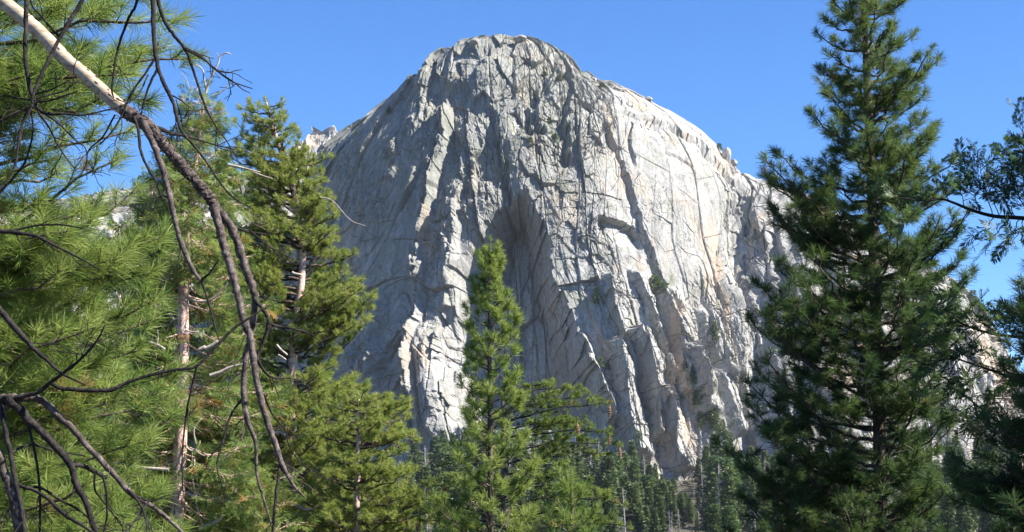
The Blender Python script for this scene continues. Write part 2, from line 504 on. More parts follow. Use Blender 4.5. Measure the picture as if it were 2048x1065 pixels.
def relief_shoulder(U, V, A, PH):
    wx = fbm(A / 90, V / 120, 3, 13); wy = fbm(A / 90, V / 120, 3, 19)
    sh = A - 0.3 * (V - 400)
    h = 6 * fbm(sh / 80, V / 300, 3, 41)
    b1, c1 = blocks((sh + 30 * wx) / 60, (V + 40 * wy) / 95, 111)
    b2, c2 = blocks((sh + 20 * wx) / 26, (V + 24 * wy) / 36, 212)
    b3, c3 = blocks((sh + 12 * wy) / 12, (V + 14 * wx) / 17, 313)
    bro = 0.35 + 0.65 * sstep(-.2, .4, fbm(A / 90, V / 110, 3, 73))
    h += 3.4 * b1 - 2 * c1 + bro * (2.4 * b2 - 1.5 * c2 + 1.2 * b3 - 0.7 * c3 + 0.3 * fbm(A / 9, V / 13, 3, 87))
    h += step(U, V, [(1560, 480), (1600, 600), (1640, 760)], 8, 10, 60)
    h += step(U, V, [(1660, 520), (1720, 640), (1780, 800)], 8, 10, 60)
    h += step(U, V, [(1850, 570), (1890, 660), (1920, 760)], 8, 10, 50)
    return h * np.interp(V, [345, 370, 450], [0.3, 0.6, 1.0])
xl_sh = interp([(330, 1420), (340, 1400), (400, 1380), (600, 1370), (1020, 1360)])
xr_sh = interp([(345, 1475), (352, 1500), (370, 1545), (388, 1572), (416, 1625), (446, 1690), (482, 1765), (526, 1840), (565, 1902), (600, 1945), (650, 1985), (700, 2005), (740, 2014), (800, 2040), (900, 2080), (1020, 2130)])
y0_sh = interp([(330, 1150), (400, 1120), (600, 1075), (800, 1045), (1020, 1010)])
V, F = dome_surface(xl_sh, xr_sh, y0_sh, 0.7, 345, 1020, 520, 760, relief_shoulder)
sh = mesh_np('granite_shoulder', V, F, M_ROCK)
tag(sh, 'broken pale granite shoulder sloping down beside the dome', 'mountain', kind='structure')

# the ridge that runs down behind the trees on the shaded side
def relief_ridge(U, V, A, PH):
    wx = fbm(A / 60, V / 60, 3, 23); wy = fbm(A / 60, V / 60, 3, 29)
    b1, c1 = blocks((A + 14 * wx) / 26, (V + 20 * wy) / 44, 131)
    b2, c2 = blocks((A + 8 * wx) / 12, (V + 9 * wy) / 17, 232)
    return 5 * fbm(A / 50, V / 70, 3, 51) + 4 * b1 - 1.5 * c1 + 1.5 * b2 - .6 * c2
xl_r = interp([(262, 630), (272, 618), (300, 596), (340, 540), (365, 420), (385, 270), (405, 120), (430, -60), (500, -300), (1020, -600)])
xr_r = interp([(262, 655), (268, 672), (290, 690), (340, 760), (1020, 900)])
y0_r = interp([(262, 1420), (400, 1330), (700, 1200), (1020, 1060)])
V, F = dome_surface(xl_r, xr_r, y0_r, 0.35, 262, 1020, 320, 520, relief_ridge)
rg = mesh_np('granite_ridge', V, F, M_ROCK)
tag(rg, 'far rocky granite ridge with a broken crest beyond the dome', 'ridge', kind='structure')
# ------------------------------------------------------------------ the ground
def ground_z(x, y):
    z = np.interp(y, [-1e5, 60, 200, 500, 800, 1000, 1300, 3000, 1e5], [0, 0, -1.5, -5, 12, 36, 60, 60, 60])
    z = z + np.clip(y - 100, 0, 400) / 400 * 4.0 * fbm(np.asarray(x) / 90.0, np.asarray(y) / 90.0, 3, 61)
    return z

def forest_floor():
    m, t, b = new_mat('forest_floor')
    v = mapping(t, (1, 1, 1))
    c = ramp(t, noise(t, 0.08, 8, 0.65, v), [(0.35, (0.045, 0.038, 0.026)), (0.5, (0.075, 0.062, 0.042)), (0.62, (0.05, 0.055, 0.028)), (0.72, (0.20, 0.185, 0.165))])
    t.links.new(c, b.inputs['Base Color'])
    b.inputs['Roughness'].default_value = 1.0
    bump(t, b, noise(t, 1.5, 6, 0.6, v), 0.6, 0.5)
    return m
gx = np.concatenate([[-22000, -9000, -4000, -2200, -1500], np.linspace(-1100, 1100, 180), [1500, 2200, 4000, 9000, 22000]])
gy = np.concatenate([[-22000, -6000, -1500, -400, -100], np.linspace(0, 1400, 150), [1800, 3000, 8000, 22000]])
GX, GY = np.meshgrid(gx, gy)
GV = np.stack([GX, GY, ground_z(GX, GY)], -1).reshape(-1, 3)
gi = np.arange(GX.size).reshape(GX.shape)
g = mesh_np('ground', GV, [np.stack([gi[:-1, :-1], gi[:-1, 1:], gi[1:, 1:], gi[1:, :-1]], -1).reshape(-1, 4)], forest_floor(), smooth=True)
tag(g, 'forest floor of dry needles and soil rising to the cliff', 'ground', kind='structure')
# ------------------------------------------------------------------ tree building
def tube(pts, rad, k=6, rough=0, seed=0):
    """ring tube round a polyline; returns vertices and quads"""
    p = np.asarray(pts, float); r = np.asarray(rad, float)
    t = np.gradient(p, axis=0); t /= np.maximum(np.linalg.norm(t, axis=1, keepdims=True), 1e-9)
    ref = np.array([0.13, 0.31, 0.94]) if abs(t[:, 2]).mean() < 0.8 else np.array([1.0, 0.1, 0.05])
    a = np.cross(t, ref); a /= np.maximum(np.linalg.norm(a, axis=1, keepdims=True), 1e-9)
    b = np.cross(t, a)
    th = np.linspace(0, 2 * PI, k, endpoint=False)
    ring = np.cos(th)[None, :, None] * a[:, None, :] + np.sin(th)[None, :, None] * b[:, None, :]
    rr = r[:, None] * np.ones((1, k))
    if rough: rr = rr * (1 + np.random.default_rng(seed + len(p)).normal(0, rough, rr.shape))
    V = (p[:, None, :] + ring * rr[..., None]).reshape(-1, 3)
    n = len(p); i = np.arange(n * k).reshape(n, k); j = np.roll(i, -1, axis=1)
    Q = np.stack([i[:-1], j[:-1], j[1:], i[1:]], -1).reshape(-1, 4)
    # close the end
    V = np.vstack([V, p[-1] + t[-1] * r[-1] * 0.8])
    T = np.stack([i[-1], j[-1], np.full(k, len(V) - 1)], -1)
    return V, Q, T

class Wood:
    def __init__(s): s.v = []; s.q = []; s.t = []; s.n = 0
    def add(s, pts, rad, k=6, rough=0):
        V, Q, T = tube(pts, rad, k, rough, s.n)
        s.v.append(V); s.q.append(Q + s.n); s.t.append(T + s.n); s.n += len(V)
    def build(s, name, mat, parent):
        if not s.v: return None
        return mesh_np(name, np.vstack(s.v), [np.vstack(s.q), np.vstack(s.t)], mat, parent, smooth=True)

def smooth_poly(pts, n=4):
    """Catmull-Rom through the points (any number of columns)"""
    p = np.asarray(pts, float)
    if len(p) < 3: return np.stack([p[0] + (p[-1] - p[0]) * t for t in np.linspace(0, 1, n + 1)])
    q = np.vstack([2 * p[0] - p[1], p, 2 * p[-1] - p[-2]])
    out = []
    for i in range(1, len(q) - 2):
        for t in np.linspace(0, 1, n, endpoint=False):
            a, b, c, d = q[i - 1], q[i], q[i + 1], q[i + 2]
            out.append(0.5 * (2 * b + (c - a) * t + (2 * a - 5 * b + 4 * c - d) * t * t + (3 * b - a - 3 * c + d) * t ** 3))
    out.append(p[-1])
    return np.array(out)

def unit(v): return v / max(np.linalg.norm(v), 1e-9)

def perp_frame(D):
    """two unit vectors square to every row of D"""
    ref = np.where(np.abs(D[:, 2:3]) < 0.9, np.array([[0, 0, 1.0]]), np.array([[1.0, 0, 0]]))
    a = np.cross(D, ref); a /= np.maximum(np.linalg.norm(a, axis=1, keepdims=True), 1e-9)
    return a, np.cross(D, a)

class Needles:
    """tufts of long pine needles: every needle is a thin blade"""
    def __init__(s): s.p = []; s.d = []; s.l = []; s.t = []
    def add(s, pos, d, l, tint): s.p.append(pos); s.d.append(unit(d)); s.l.append(l); s.t.append(tint)
    def build(s, name, mat, parent, rng, n=60, w=0.006, shoot=0.6, spread=(15, 80)):
        if not s.p: return None
        P_ = np.repeat(np.array(s.p), n, 0); D = np.repeat(np.array(s.d), n, 0); L = np.repeat(np.array(s.l), n)
        T = np.repeat(np.array(s.t), n)
        m = len(P_)
        a, b = perp_frame(D)
        th = rng.uniform(0, 2 * PI, m); al = np.radians(rng.uniform(spread[0], spread[1], m))
        along = rng.uniform(-1, 0.15, m)
        al = al * (0.75 - 0.35 * along)
        side = np.cos(th)[:, None] * a + np.sin(th)[:, None] * b
        nd = D * np.cos(al)[:, None] + side * np.sin(al)[:, None]
        nd[:, 2] -= 0.10
        base = P_ + D * (along * shoot * L)[:, None]
        ln = L * rng.uniform(0.65, 1.08, m)
        tip = base + nd * ln[:, None]
        tip[:, 2] -= 0.06 * ln
        wv = np.cross(nd, rng.normal(size=(m, 3))); wv /= np.maximum(np.linalg.norm(wv, axis=1, keepdims=True), 1e-9)
        wv *= (w * 0.5 * rng.uniform(0.8, 1.25, m))[:, None]
        mid = base + (tip - base) * 0.5 + np.array([0, 0, 0.02]) * ln[:, None]
        V = np.stack([base - wv * 0.7, base + wv * 0.7, mid + wv, tip, mid - wv], 1).reshape(-1, 3)
        i = np.arange(m) * 5
        F = np.stack([i, i + 1, i + 2, i + 3, i + 4], -1)
        tt = np.where(T < 0.99, np.clip(T + rng.normal(0, 0.10, m), 0, 0.93), 1 - np.abs(rng.normal(0, 0.012, m)))   # 1 = a dead brown tuft
        return mesh_np(name, V, [F], mat, parent, {'tint': np.repeat(tt, 5)})

class Sprays:
    """flat fern-like sprays of scale leaves (incense cedar)"""
    def __init__(s): s.p = []; s.d = []; s.l = []; s.t = []
    def add(s, pos, d, l, tint): s.p.append(pos); s.d.append(unit(d)); s.l.append(l); s.t.append(tint)
    def build(s, name, mat, parent, rng, pairs=8, w=0.055):
        if not s.p: return None
        m = len(s.p); p = np.array(s.p); D = np.array(s.d); L = np.array(s.l); T = np.array(s.t)
        a, b = perp_frame(D)
        th = rng.uniform(0, 2 * PI, m)
        S = np.cos(th)[:, None] * a + np.sin(th)[:, None] * b          # the side direction in the plane of the spray
        Nn = np.cross(D, S)
        Vs, Ts = [], []
        for k in range(2 * pairs + 1):
            t = (k // 2) / pairs; sg = 1 if k % 2 else -1
            if k == 2 * pairs:
                o = 0.55; dirx, diry, ln = 1.0, 0.0, 0.45
            else:
                o = 0.05 + 0.8 * t; ang = 0.85 - 0.3 * t
                dirx, diry = math.cos(ang), sg * math.sin(ang); ln = (0.50 - 0.28 * t) * (0.75 if t < 0.12 else 1)
            jl = rng.uniform(0.7, 1.2, m)
            bd = D * dirx + S * diry + Nn * rng.normal(0, 0.16, m)[:, None]
            base = p + D * (o * L)[:, None]
            tip = base + bd * (ln * L * jl)[:, None]; tip[:, 2] -= 0.10 * L * ln
            wv = (D * -diry + S * dirx) * (w * L * 0.5)[:, None]
            mid = base + (tip - base) * 0.55
            Vs.append(np.stack([base, mid + wv, tip, mid - wv], 1)); Ts.append(np.clip(T + rng.normal(0, .06, m), 0, 1))
        V = np.stack(Vs, 1).reshape(-1, 3)
        i = np.arange(len(V) // 4) * 4
        F = np.stack([i, i + 1, i + 2, i + 3], -1)
        tt = np.repeat(np.stack(Ts, 1).reshape(-1), 4)
        return mesh_np(name, V, [F], mat, parent, {'tint': tt})

def leaf_mat(name, stops, trans=0.45, rough=0.5):
    m, t, b = new_mat(name)
    at = N(t, 'ShaderNodeAttribute', attribute_name='tint')
    c = ramp(t, at.outputs['Fac'], stops)
    t.links.new(c, b.inputs['Base Color'])
    b.inputs['Roughness'].default_value = rough
    b.inputs['Specular IOR Level'].default_value = 0.35
    tr = N(t, 'ShaderNodeBsdfTranslucent'); ms = N(t, 'ShaderNodeMixShader')
    hsv = N(t, 'ShaderNodeHueSaturation'); hsv.inputs['Value'].default_value = 1.25
    t.links.new(c, hsv.inputs['Color']); t.links.new(hsv.outputs[0], tr.inputs['Color'])
    ms.inputs[0].default_value = trans
    t.links.new(b.outputs[0], ms.inputs[1]); t.links.new(tr.outputs[0], ms.inputs[2])
    t.links.new(ms.outputs[0], t.nodes['Material Output'].inputs[0])
    return m

def bark_mat(name, dark, mid, light, scale=(6, 6, 1.5), thr=(0.40, 0.52, 0.62), bstr=0.7, bd=0.02, rot=(0, 0, 0)):
    m, t, b = new_mat(name)
    v = mapping(t, scale, rot)
    n = noise(t, 3.0, 8, 0.7, v, 0.4)
    c = ramp(t, n, [(thr[0], dark), (thr[1], mid), (thr[2], light)])
    t.links.new(c, b.inputs['Base Color']); b.inputs['Roughness'].default_value = 0.85
    b.inputs['Specular IOR Level'].default_value = 0.3
    bump(t, b, n, bstr, bd)
    return m

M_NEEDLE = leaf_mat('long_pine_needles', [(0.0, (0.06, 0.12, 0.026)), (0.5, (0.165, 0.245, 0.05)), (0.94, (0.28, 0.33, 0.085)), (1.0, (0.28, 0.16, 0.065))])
M_NEEDLE_DARK = leaf_mat('dark_pine_needles', [(0.0, (0.030, 0.065, 0.024)), (0.5, (0.075, 0.125, 0.035)), (0.94, (0.15, 0.20, 0.05)), (1.0, (0.26, 0.15, 0.06))])  # darker greens also paint in shade on the tall and edge pines
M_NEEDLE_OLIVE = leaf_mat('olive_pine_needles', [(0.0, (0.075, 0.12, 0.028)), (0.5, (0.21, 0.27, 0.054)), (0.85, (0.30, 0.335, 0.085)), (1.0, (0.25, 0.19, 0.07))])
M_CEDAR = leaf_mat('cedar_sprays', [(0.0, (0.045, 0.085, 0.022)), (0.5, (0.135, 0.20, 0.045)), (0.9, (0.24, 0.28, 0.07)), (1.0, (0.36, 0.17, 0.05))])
M_CEDAR_SHADE = leaf_mat('shade_toned_cedar_sprays', [(0.0, (0.022, 0.048, 0.018)), (0.5, (0.05, 0.09, 0.027)), (0.9, (0.10, 0.15, 0.04)), (1.0, (0.24, 0.14, 0.05))])  # cedar greens darkened to put the edge tree's shade into the colour
M_FIR = leaf_mat('forest_needles', [(0.0, (0.030, 0.055, 0.020)), (0.5, (0.085, 0.13, 0.040)), (1.0, (0.18, 0.21, 0.07))], 0.15)
M_BARK = bark_mat('grey_brown_bark', (0.03, 0.022, 0.017), (0.085, 0.063, 0.048), (0.17, 0.135, 0.11))
M_BARK_DARK = bark_mat('dark_bark', (0.007, 0.006, 0.0055), (0.018, 0.014, 0.0125), (0.045, 0.035, 0.030), (8, 8, 8))  # near-black tone stands in for shade on the near bare boughs
M_BARK_PINK = bark_mat('flaking_red_bark', (0.11, 0.036, 0.026), (0.50, 0.31, 0.25), (0.70, 0.54, 0.47), (9, 9, 4), (0.38, 0.45, 0.60))
M_DEADWOOD = bark_mat('bleached_dead_wood', (0.16, 0.125, 0.10), (0.34, 0.29, 0.24), (0.50, 0.45, 0.39), (5, 5, 5), (0.3, 0.5, 0.7), 0.4, 0.01)
M_PEELED = bark_mat('peeled_pale_wood', (0.13, 0.085, 0.055), (0.36, 0.27, 0.185), (0.47, 0.385, 0.275), (0.9, 9, 9), (0.36, 0.46, 0.60), 0.35, 0.006, (0, R(40), 0))
M_ROUGH = bark_mat('peeling_rough_bark', (0.020, 0.015, 0.013), (0.075, 0.056, 0.048), (0.19, 0.15, 0.135), (9, 9, 9), (0.36, 0.5, 0.66), 0.9, 0.012)
M_SNAG = bark_mat('grey_snag_wood', (0.16, 0.145, 0.135), (0.27, 0.25, 0.24), (0.40, 0.38, 0.37), (0.6, 0.6, 0.2), (0.35, 0.5, 0.65), 0.3, 0.05)
M_CONE = bark_mat('pine_cone_scales', (0.13, 0.07, 0.04), (0.27, 0.165, 0.095), (0.42, 0.30, 0.20), (20, 20, 20))

def limb_axis(start, tip, sag, n=9, rng=None, wob=0.02):
    t = np.linspace(0, 1, n)[:, None]
    L = np.linalg.norm(tip - start)
    p = start + (tip - start) * t
    p[:, 2] -= sag * L * np.sin(PI * t[:, 0] ** 1.1)
    if rng is not None:
        p[1:-1] += rng.normal(0, wob * L, (n - 2, 3)) * np.array([1, 1, 0.6])
    return p

def pine_limb(rng, W, T, start, tip, sag, r0, tl, t0=0.3, dens=1.0, sub=0.42, rise=0.25, tint=0.5, gap=0.16, minsub=0.14, tipmat=None):
    """one bough: a tapering axis with side shoots, a tuft at the end of every shoot"""
    ax = limb_axis(start, tip, sag, 10, rng)
    L = np.linalg.norm(tip - start)
    W.add(ax, np.linspace(r0, max(r0 * 0.25, 0.004), len(ax)), 6)
    ns = max(2, int(L * (1 - t0) / gap * dens))
    up = np.array([0, 0, 1.0])
    for i in range(ns):
        t = t0 + (1 - t0) * (i + rng.uniform(0, 0.8)) / ns
        f = t * (len(ax) - 1); k = min(int(f), len(ax) - 2)
        p = ax[k] + (ax[k + 1] - ax[k]) * (f - k)
        tan = unit(ax[k + 1] - ax[k])
        sidev = unit(np.cross(tan, up)) * (1 if i % 2 else -1)
        ang = R(rng.uniform(28, 68))
        d = unit(tan * math.cos(ang) + sidev * math.sin(ang) + up * rng.normal(rise, 0.22))
        sl = max(minsub, sub * L * (1.08 - t) * rng.uniform(0.55, 1.15))
        sl = min(sl, 1.1)
        e = p + d * sl; e[2] += 0.16 * sl * (rise > 0)
        m = p + d * sl * 0.55; m[2] -= 0.04 * sl
        W.add([p, m, e], [max(0.0045, 0.011 * min(1, sl)), 0.005, 0.003], 4)
        d2 = unit(e - m)
        tn = float(np.clip(rng.normal(tint, 0.16), 0.02, 0.86)) if rng.random() > (0.012 if tint < 0.5 or tl < 0.19 else 0.03) else 1.0
        T.add(e, d2, tl * rng.uniform(0.68, 1.18), tn)
        if sl > 0.20:
            for q in range(int(sl / (0.115 / dens))):
                u = rng.uniform(0.25, 0.9); pp = p + (e - p) * u
                s2 = unit(np.cross(d, up)) * rng.choice([-1, 1])
                dd = unit(d * 0.8 + s2 * rng.uniform(0.4, 0.9) + up * rng.normal(rise * 0.8, 0.2))
                ee = pp + dd * rng.uniform(0.10, 0.28)
                W.add([pp, ee], [0.0045, 0.003], 3)
                T.add(ee, dd, tl * rng.uniform(0.8, 1.05), float(np.clip(rng.normal(tint, 0.16), 0.02, 0.93)))
        elif rng.random() < 0.35:
            T.add(p + (e - p) * 0.4, d2, tl * 0.8, tn * 0.7)
    T.add(ax[-1], unit(ax[-1] - ax[-2] + up * 0.3 * (rise > 0)), tl * 1.05, tint + 0.1)

def cedar_limb(rng, W, S, start, tip, sag, r0, sl=0.28, t0=0.2, dens=1.0, tint=0.5, sub=0.4, droop=0.5, brown=0.0):
    ax = limb_axis(start, tip, sag, 9, rng, 0.03)
    L = np.linalg.norm(tip - start)
    W.add(ax, np.linspace(r0, max(r0 * 0.25, 0.004), len(ax)), 6)
    ns = max(3, int(L * (1 - t0) / 0.10 * dens))
    up = np.array([0, 0, 1.0])
    for i in range(ns):
        t = t0 + (1 - t0) * (i + rng.uniform(0, 0.9)) / ns
        f = t * (len(ax) - 1); k = min(int(f), len(ax) - 2)
        p = ax[k] + (ax[k + 1] - ax[k]) * (f - k)
        tan = unit(ax[k + 1] - ax[k])
        sidev = unit(np.cross(tan, up)) * (1 if i % 2 else -1)
        d = unit(tan * 0.8 + sidev * rng.uniform(0.3, 1.1) + up * rng.normal(0.1, 0.3))
        ln = max(0.15, sub * L * (1.1 - t) * rng.uniform(0.4, 1.1))
        e = p + d * ln; e[2] -= 0.12 * ln
        W.add([p, e], [0.006, 0.003], 4)
        nsp = max(2, int(ln / 0.085))
        for q in range(nsp):
            u = (q + 1) / nsp
            pp = p + (e - p) * u
            s2 = unit(np.cross(d, up)) * (1 if q % 2 else -1)
            dd = unit(d * 0.6 + s2 * rng.uniform(0.2, 0.9) + up * rng.normal(-droop + 0.3, 0.45))
            tn = float(np.clip(rng.normal(tint, 0.18), 0.0, 0.88))
            if rng.random() < brown: tn = 1.0
            S.add(pp, dd, sl * rng.uniform(0.65, 1.2), tn)

def dead_twigs(rng, W, p, d, L, r, depth=2, spread=0.8):
    """a bare crooked twig that forks"""
    n = 5; q = [np.asarray(p, float)]; dd = unit(np.asarray(d, float))
    for i in range(n):
        dd = unit(dd + rng.normal(0, 0.16, 3)); q.append(q[-1] + dd * L / n)
    W.add(q, np.linspace(r, max(r * 0.4, 0.0018), n + 1), 4)
    if depth > 0:
        for k in range(int(rng.integers(2, 5))):
            i = int(rng.integers(1, n + 1))
            nd = unit(dd + rng.normal(0, spread, 3) * 0.6)
            dead_twigs(rng, W, q[i], nd, L * rng.uniform(0.35, 0.65), r * 0.6, depth - 1, spread)

class Tree:
    """a tree standing at (px, Y): an Empty at its foot; everything is built relative to the foot"""
    def __init__(s, name, px, Y, label, group=None, cat='tree', seed=1):
        x = float(P(px, 1065, Y).x)
        s.base = np.array([x, Y, float(ground_z(np.array(x), np.array(Y)))])
        s.Y = Y
        s.root = empty(name, s.base, label, cat, group)
        s.rng = np.random.default_rng(seed)
    def at(s, px, py, dy=0.0):
        return np.array(P(px, py, s.Y + dy)) - s.base
# ------------------------------------------------------------------ foreground trees
def trunk_of(T, pix, rad_px, mat, k=10):
    """the trunk through photo pixels; it runs on down to the ground"""
    m = T.Y / FPX / CP
    pts = [T.at(x, y) for x, y in pix]
    rads = [r * m for r in rad_px]
    # pix runs from the foot upward
    foot = pts[0].copy()
    dirn = (pts[0] - pts[1]); 
    if pts[0][2] > 0.05:
        f = pts[0] + dirn * (pts[0][2] / max(1e-6, -dirn[2]) if dirn[2] < 0 else 0)
        f[2] = -0.1
        pts = [f] + pts; rads = [rads[0] * 1.25] + rads
    q = smooth_poly(np.column_stack([np.array(pts), np.array(rads)]), 5)
    w = Wood(); w.add(q[:, :3], q[:, 3], k)
    w.build('trunk', mat, T.root)
    return q

def axis_at(q, z):
    return np.array([np.interp(z, q[:, 2], q[:, 0]), np.interp(z, q[:, 2], q[:, 1]), z])

def profile_pine(T, q, left, right, rows, mat, tl, per=5, n=60, w=0.006, rise=0.45, sag=0.06, r0=0.02, sub=0.42, tint=0.5, t0=0.3, dens=1.0,
                 gap=0.16, jitter=0.18, bark=None, cones=None, lift=0.25, depth_scale=1.0, skip=0.08, bare=()):
    """boughs in whorls; left / right give the pixel column the crown reaches at a pixel row; rows are the rows of the bough tips"""
    rng = T.rng; m = T.Y / FPX / CP
    k0 = rng.uniform(0, 6)
    for i, row in enumerate(rows):
        zt = T.at(1024, row)[2]
        axx = axis_at(q, zt); cx = proj(axx + T.base)[0]
        rl = max(6, cx - left(row)) * m; rr = max(6, right(row) - cx) * m
        k0 += 2.4
        for j in range(per):
            if rng.random() < skip: continue
            az = k0 + j * 2 * PI / per + rng.normal(0, 0.3)
            if any(a_ < row < b_ for a_, b_ in bare) and math.sin(az) < 0 and abs(math.cos(az)) < 0.6: continue
            ca = math.cos(az); rad = (rl if ca < 0 else rr) * abs(ca) + (rl + rr) / 2 * depth_scale * (1 - abs(ca))
            rad = max(0.12, rad * rng.uniform(1 - 1.6 * jitter, 1.12))
            zz = zt + rng.normal(0, 0.16) * min(1, rad)
            tip = np.array([axx[0] + rad * ca, axx[1] + rad * math.sin(az) * 0.95, zz])
            zs = max(0.3, zz - rise * rad)
            if zs > q[-1, 2] - 0.05: zs = q[-1, 2] - 0.05
            st = axis_at(q, zs)
            W = Wood(); A = Needles()
            pine_limb(rng, W, A, st, tip, sag, r0 * min(1.0, 0.4 + rad / 2), tl * min(1.0, 0.60 + 0.6 * rad), t0, dens, sub, lift, tint, gap)
            o = W.build('limb', bark or M_BARK, T.root)
            A.build('needles', mat, o, rng, n, w)

def leader(T, q, mat, tl, n, w, top_px, tint=0.6, k=7):
    """the shoot at the very top"""
    A = Needles(); rng = T.rng
    top = q[-1, :3]; up = unit(q[-1, :3] - q[-4, :3])
    for i in range(k):
        A.add(top - up * 0.10 * i, up + rng.normal(0, 0.25, 3), tl * (0.8 + 0.05 * i), tint)
    A.build('leader_shoot', mat, T.root, rng, n, w)

# --- the young pine in the middle
T = Tree('young_pine', 981, 21.0, 'slender young pine with bright green tufts in front of the shaded cliff corner', seed=11)
q = trunk_of(T, [(980, 1120), (981, 1000), (980, 850), (979, 700), (979, 600), (980, 520), (980, 476)], [6.5, 6, 5.2, 4.4, 3.2, 2.2, 1.2], M_BARK)
lf = interp([(480, 972), (520, 964), (560, 954), (600, 940), (640, 938), (700, 932), (760, 928), (820, 924), (880, 912), (930, 890), (980, 872), (1065, 866)])
rf = interp([(480, 988), (520, 996), (570, 1008), (600, 1014), (640, 1036), (700, 1044), (760, 1046), (820, 1052), (900, 1066), (960, 1074), (1000, 1084), (1065, 1094)])
profile_pine(T, q, lf, rf, np.concatenate([np.arange(512, 640, 21), np.arange(650, 1130, 27)]), M_NEEDLE, 0.165, per=5, n=80, w=0.006, rise=0.7, sag=0.12, r0=0.018, sub=0.38, tint=0.72, t0=0.36, gap=0.165, lift=0.45, jitter=0.2, skip=0.10)
leader(T, q, M_NEEDLE, 0.10, 40, 0.005, 466, k=3)

# --- the small pine beside it
T = Tree('pine_sapling', 1142, 16.0, 'top of a small bright green pine sapling low beside the young pine', seed=12)
q = trunk_of(T, [(1146, 1130), (1145, 1065), (1143, 1000), (1142, 950)], [4, 4, 3.2, 1.5], M_BARK)
lf = interp([(930, 1125), (980, 1108), (1030, 1092), (1100, 1080)])
rf = interp([(930, 1160), (980, 1178), (1030, 1192), (1100, 1200)])
profile_pine(T, q, lf, rf, np.arange(980, 1140, 48), M_NEEDLE, 0.17, per=4, n=60, w=0.0045, rise=0.9, sag=0.08, r0=0.012, tint=0.55, lift=0.6, dens=0.7)
leader(T, q, M_NEEDLE, 0.18, 70, 0.0045, 940, k=4)

# --- the big pine on the sunny side
T = Tree('tall_pine', 1768, 24.0, 'tall dark pine with upswept boughs crossing the broken shoulder of the cliff', seed=13)
q = trunk_of(T, [(1768, 1100), (1762, 1000), (1758, 850), (1752, 650), (1746, 450), (1738, 250), (1730, 60), (1724, -120), (1722, -190)], [13, 12.5, 12, 11, 10, 8.5, 6.5, 4, 2], M_BARK)
lf = interp([(-200, 1700), (-60, 1640), (0, 1612), (100, 1616), (200, 1608), (260, 1560), (310, 1515), (360, 1510), (420, 1530), (500, 1530), (560, 1500), (620, 1470), (700, 1470), (780, 1480), (850, 1480), (900, 1455), (950, 1470), (1065, 1490), (1140, 1500)])
rf = interp([(-200, 1745), (-60, 1810), (0, 1850), (60, 1842), (120, 1862), (180, 1905), (230, 1900), (300, 1885), (360, 1910), (440, 1925), (500, 1940), (545, 1960), (620, 1925), (700, 1910), (800, 1890), (900, 1880), (1065, 1880), (1140, 1880)])
profile_pine(T, q, lf, rf, np.arange(-150, 420, 36), M_NEEDLE_DARK, 0.18, per=6, n=64, w=0.0062, rise=0.50, sag=0.12, r0=0.030, sub=0.40, tint=0.66, t0=0.24, gap=0.115, lift=0.34, jitter=0.20, skip=0.06)  # higher tint puts sunlight on the upper crown into the colour
profile_pine(T, q, lf, rf, np.arange(415, 1130, 34), M_NEEDLE_DARK, 0.185, per=7, n=60, w=0.0062, rise=0.52, sag=0.13, r0=0.032, sub=0.45, tint=0.40, t0=0.26, gap=0.135, lift=0.26, jitter=0.23, skip=0.22)  # lower tint puts shade on the lower crown into the colour
leader(T, q, M_NEEDLE_DARK, 0.18, 60, 0.006, 0)

# --- the pine whose boughs come in from the left
T = Tree('broad_pine', -330, 13.0, 'broad long needled pine reaching in past the bare branches', seed=14)
q = trunk_of(T, [(-330, 1200), (-330, 900), (-325, 500), (-320, 0), (-315, -300)], [30, 28, 25, 20, 14], M_BARK)
BL = [  # (start row on the trunk side, tip px, tip py, depth, sag)
    (60, 350, 40, -0.6, .03), (110, 378, 118, 0.2, .05), (30, 300, -10, 0.9, .04), (150, 330, 95, 0.8, .04), (120, 250, 150, -0.9, .05),
    (180, 300, 200, 0.3, .06), (240, 280, 130, 1.2, .05), (200, 160, 110, -0.3, .04), (90, 170, 30, 0.5, .03), (260, 215, 190, -1.0, .06),
    (300, 250, 265, 0.1, .06), (330, 110, 220, 0.9, .05), (230, 60, 150, -0.7, .04), (350, 100, 320, -0.2, .06), (390, 120, 345, 0.8, .05), (60, 60, -20, 0.1, .03),
    (470, 80, 400, -0.5, .05), (500, 190, 420, 0.3, .06), (520, 265, 385, 0.9, .08), (500, 235, 320, -0.4, .10), (560, 330, 470, 0.2, .07),
    (540, 150, 470, -0.8, .06), (600, 325, 500, 1.0, .07), (590, 250, 520, -0.4, .06), (640, 300, 545, 0.5, .08), (640, 120, 540, -0.9, .06),
    (690, 310, 600, -0.2, .06), (700, 200, 610, 0.7, .06), (740, 305, 640, 0.8, .07), (740, 80, 640, -0.6, .06), (780, 280, 700, 0.1, .07),
    (800, 360, 740, -0.4, .08), (830, 160, 720, 0.9, .06), (850, 340, 790, 0.6, .07), (880, 230, 800, -0.5, .07), (900, 380, 830, 0.9, .08),
    (920, 110, 830, 0.2, .06), (950, 300, 880, -0.1, .07), (1000, 200, 930, 0.8, .06), (1020, 330, 980, 0.3, .07), (1050, 90, 960, -0.7, .06),
    (1090, 260, 1040, -0.3, .06), (1120, 150, 1060, 0.5, .06), (1110, 360, 1060, 0.8, .06)]
rb = random.Random(5)
for i in range(26):                                   # the crowded boughs behind the first rows
    ty = rb.uniform(420, 1080) if i > 3 else rb.uniform(-20, 230)
    tx = rb.uniform(60, 330) if ty < 230 else rb.uniform(60, 310)
    BL.append((ty + rb.uniform(40, 110), tx, ty, rb.uniform(-1.2, 1.8), rb.uniform(.03, .08)))
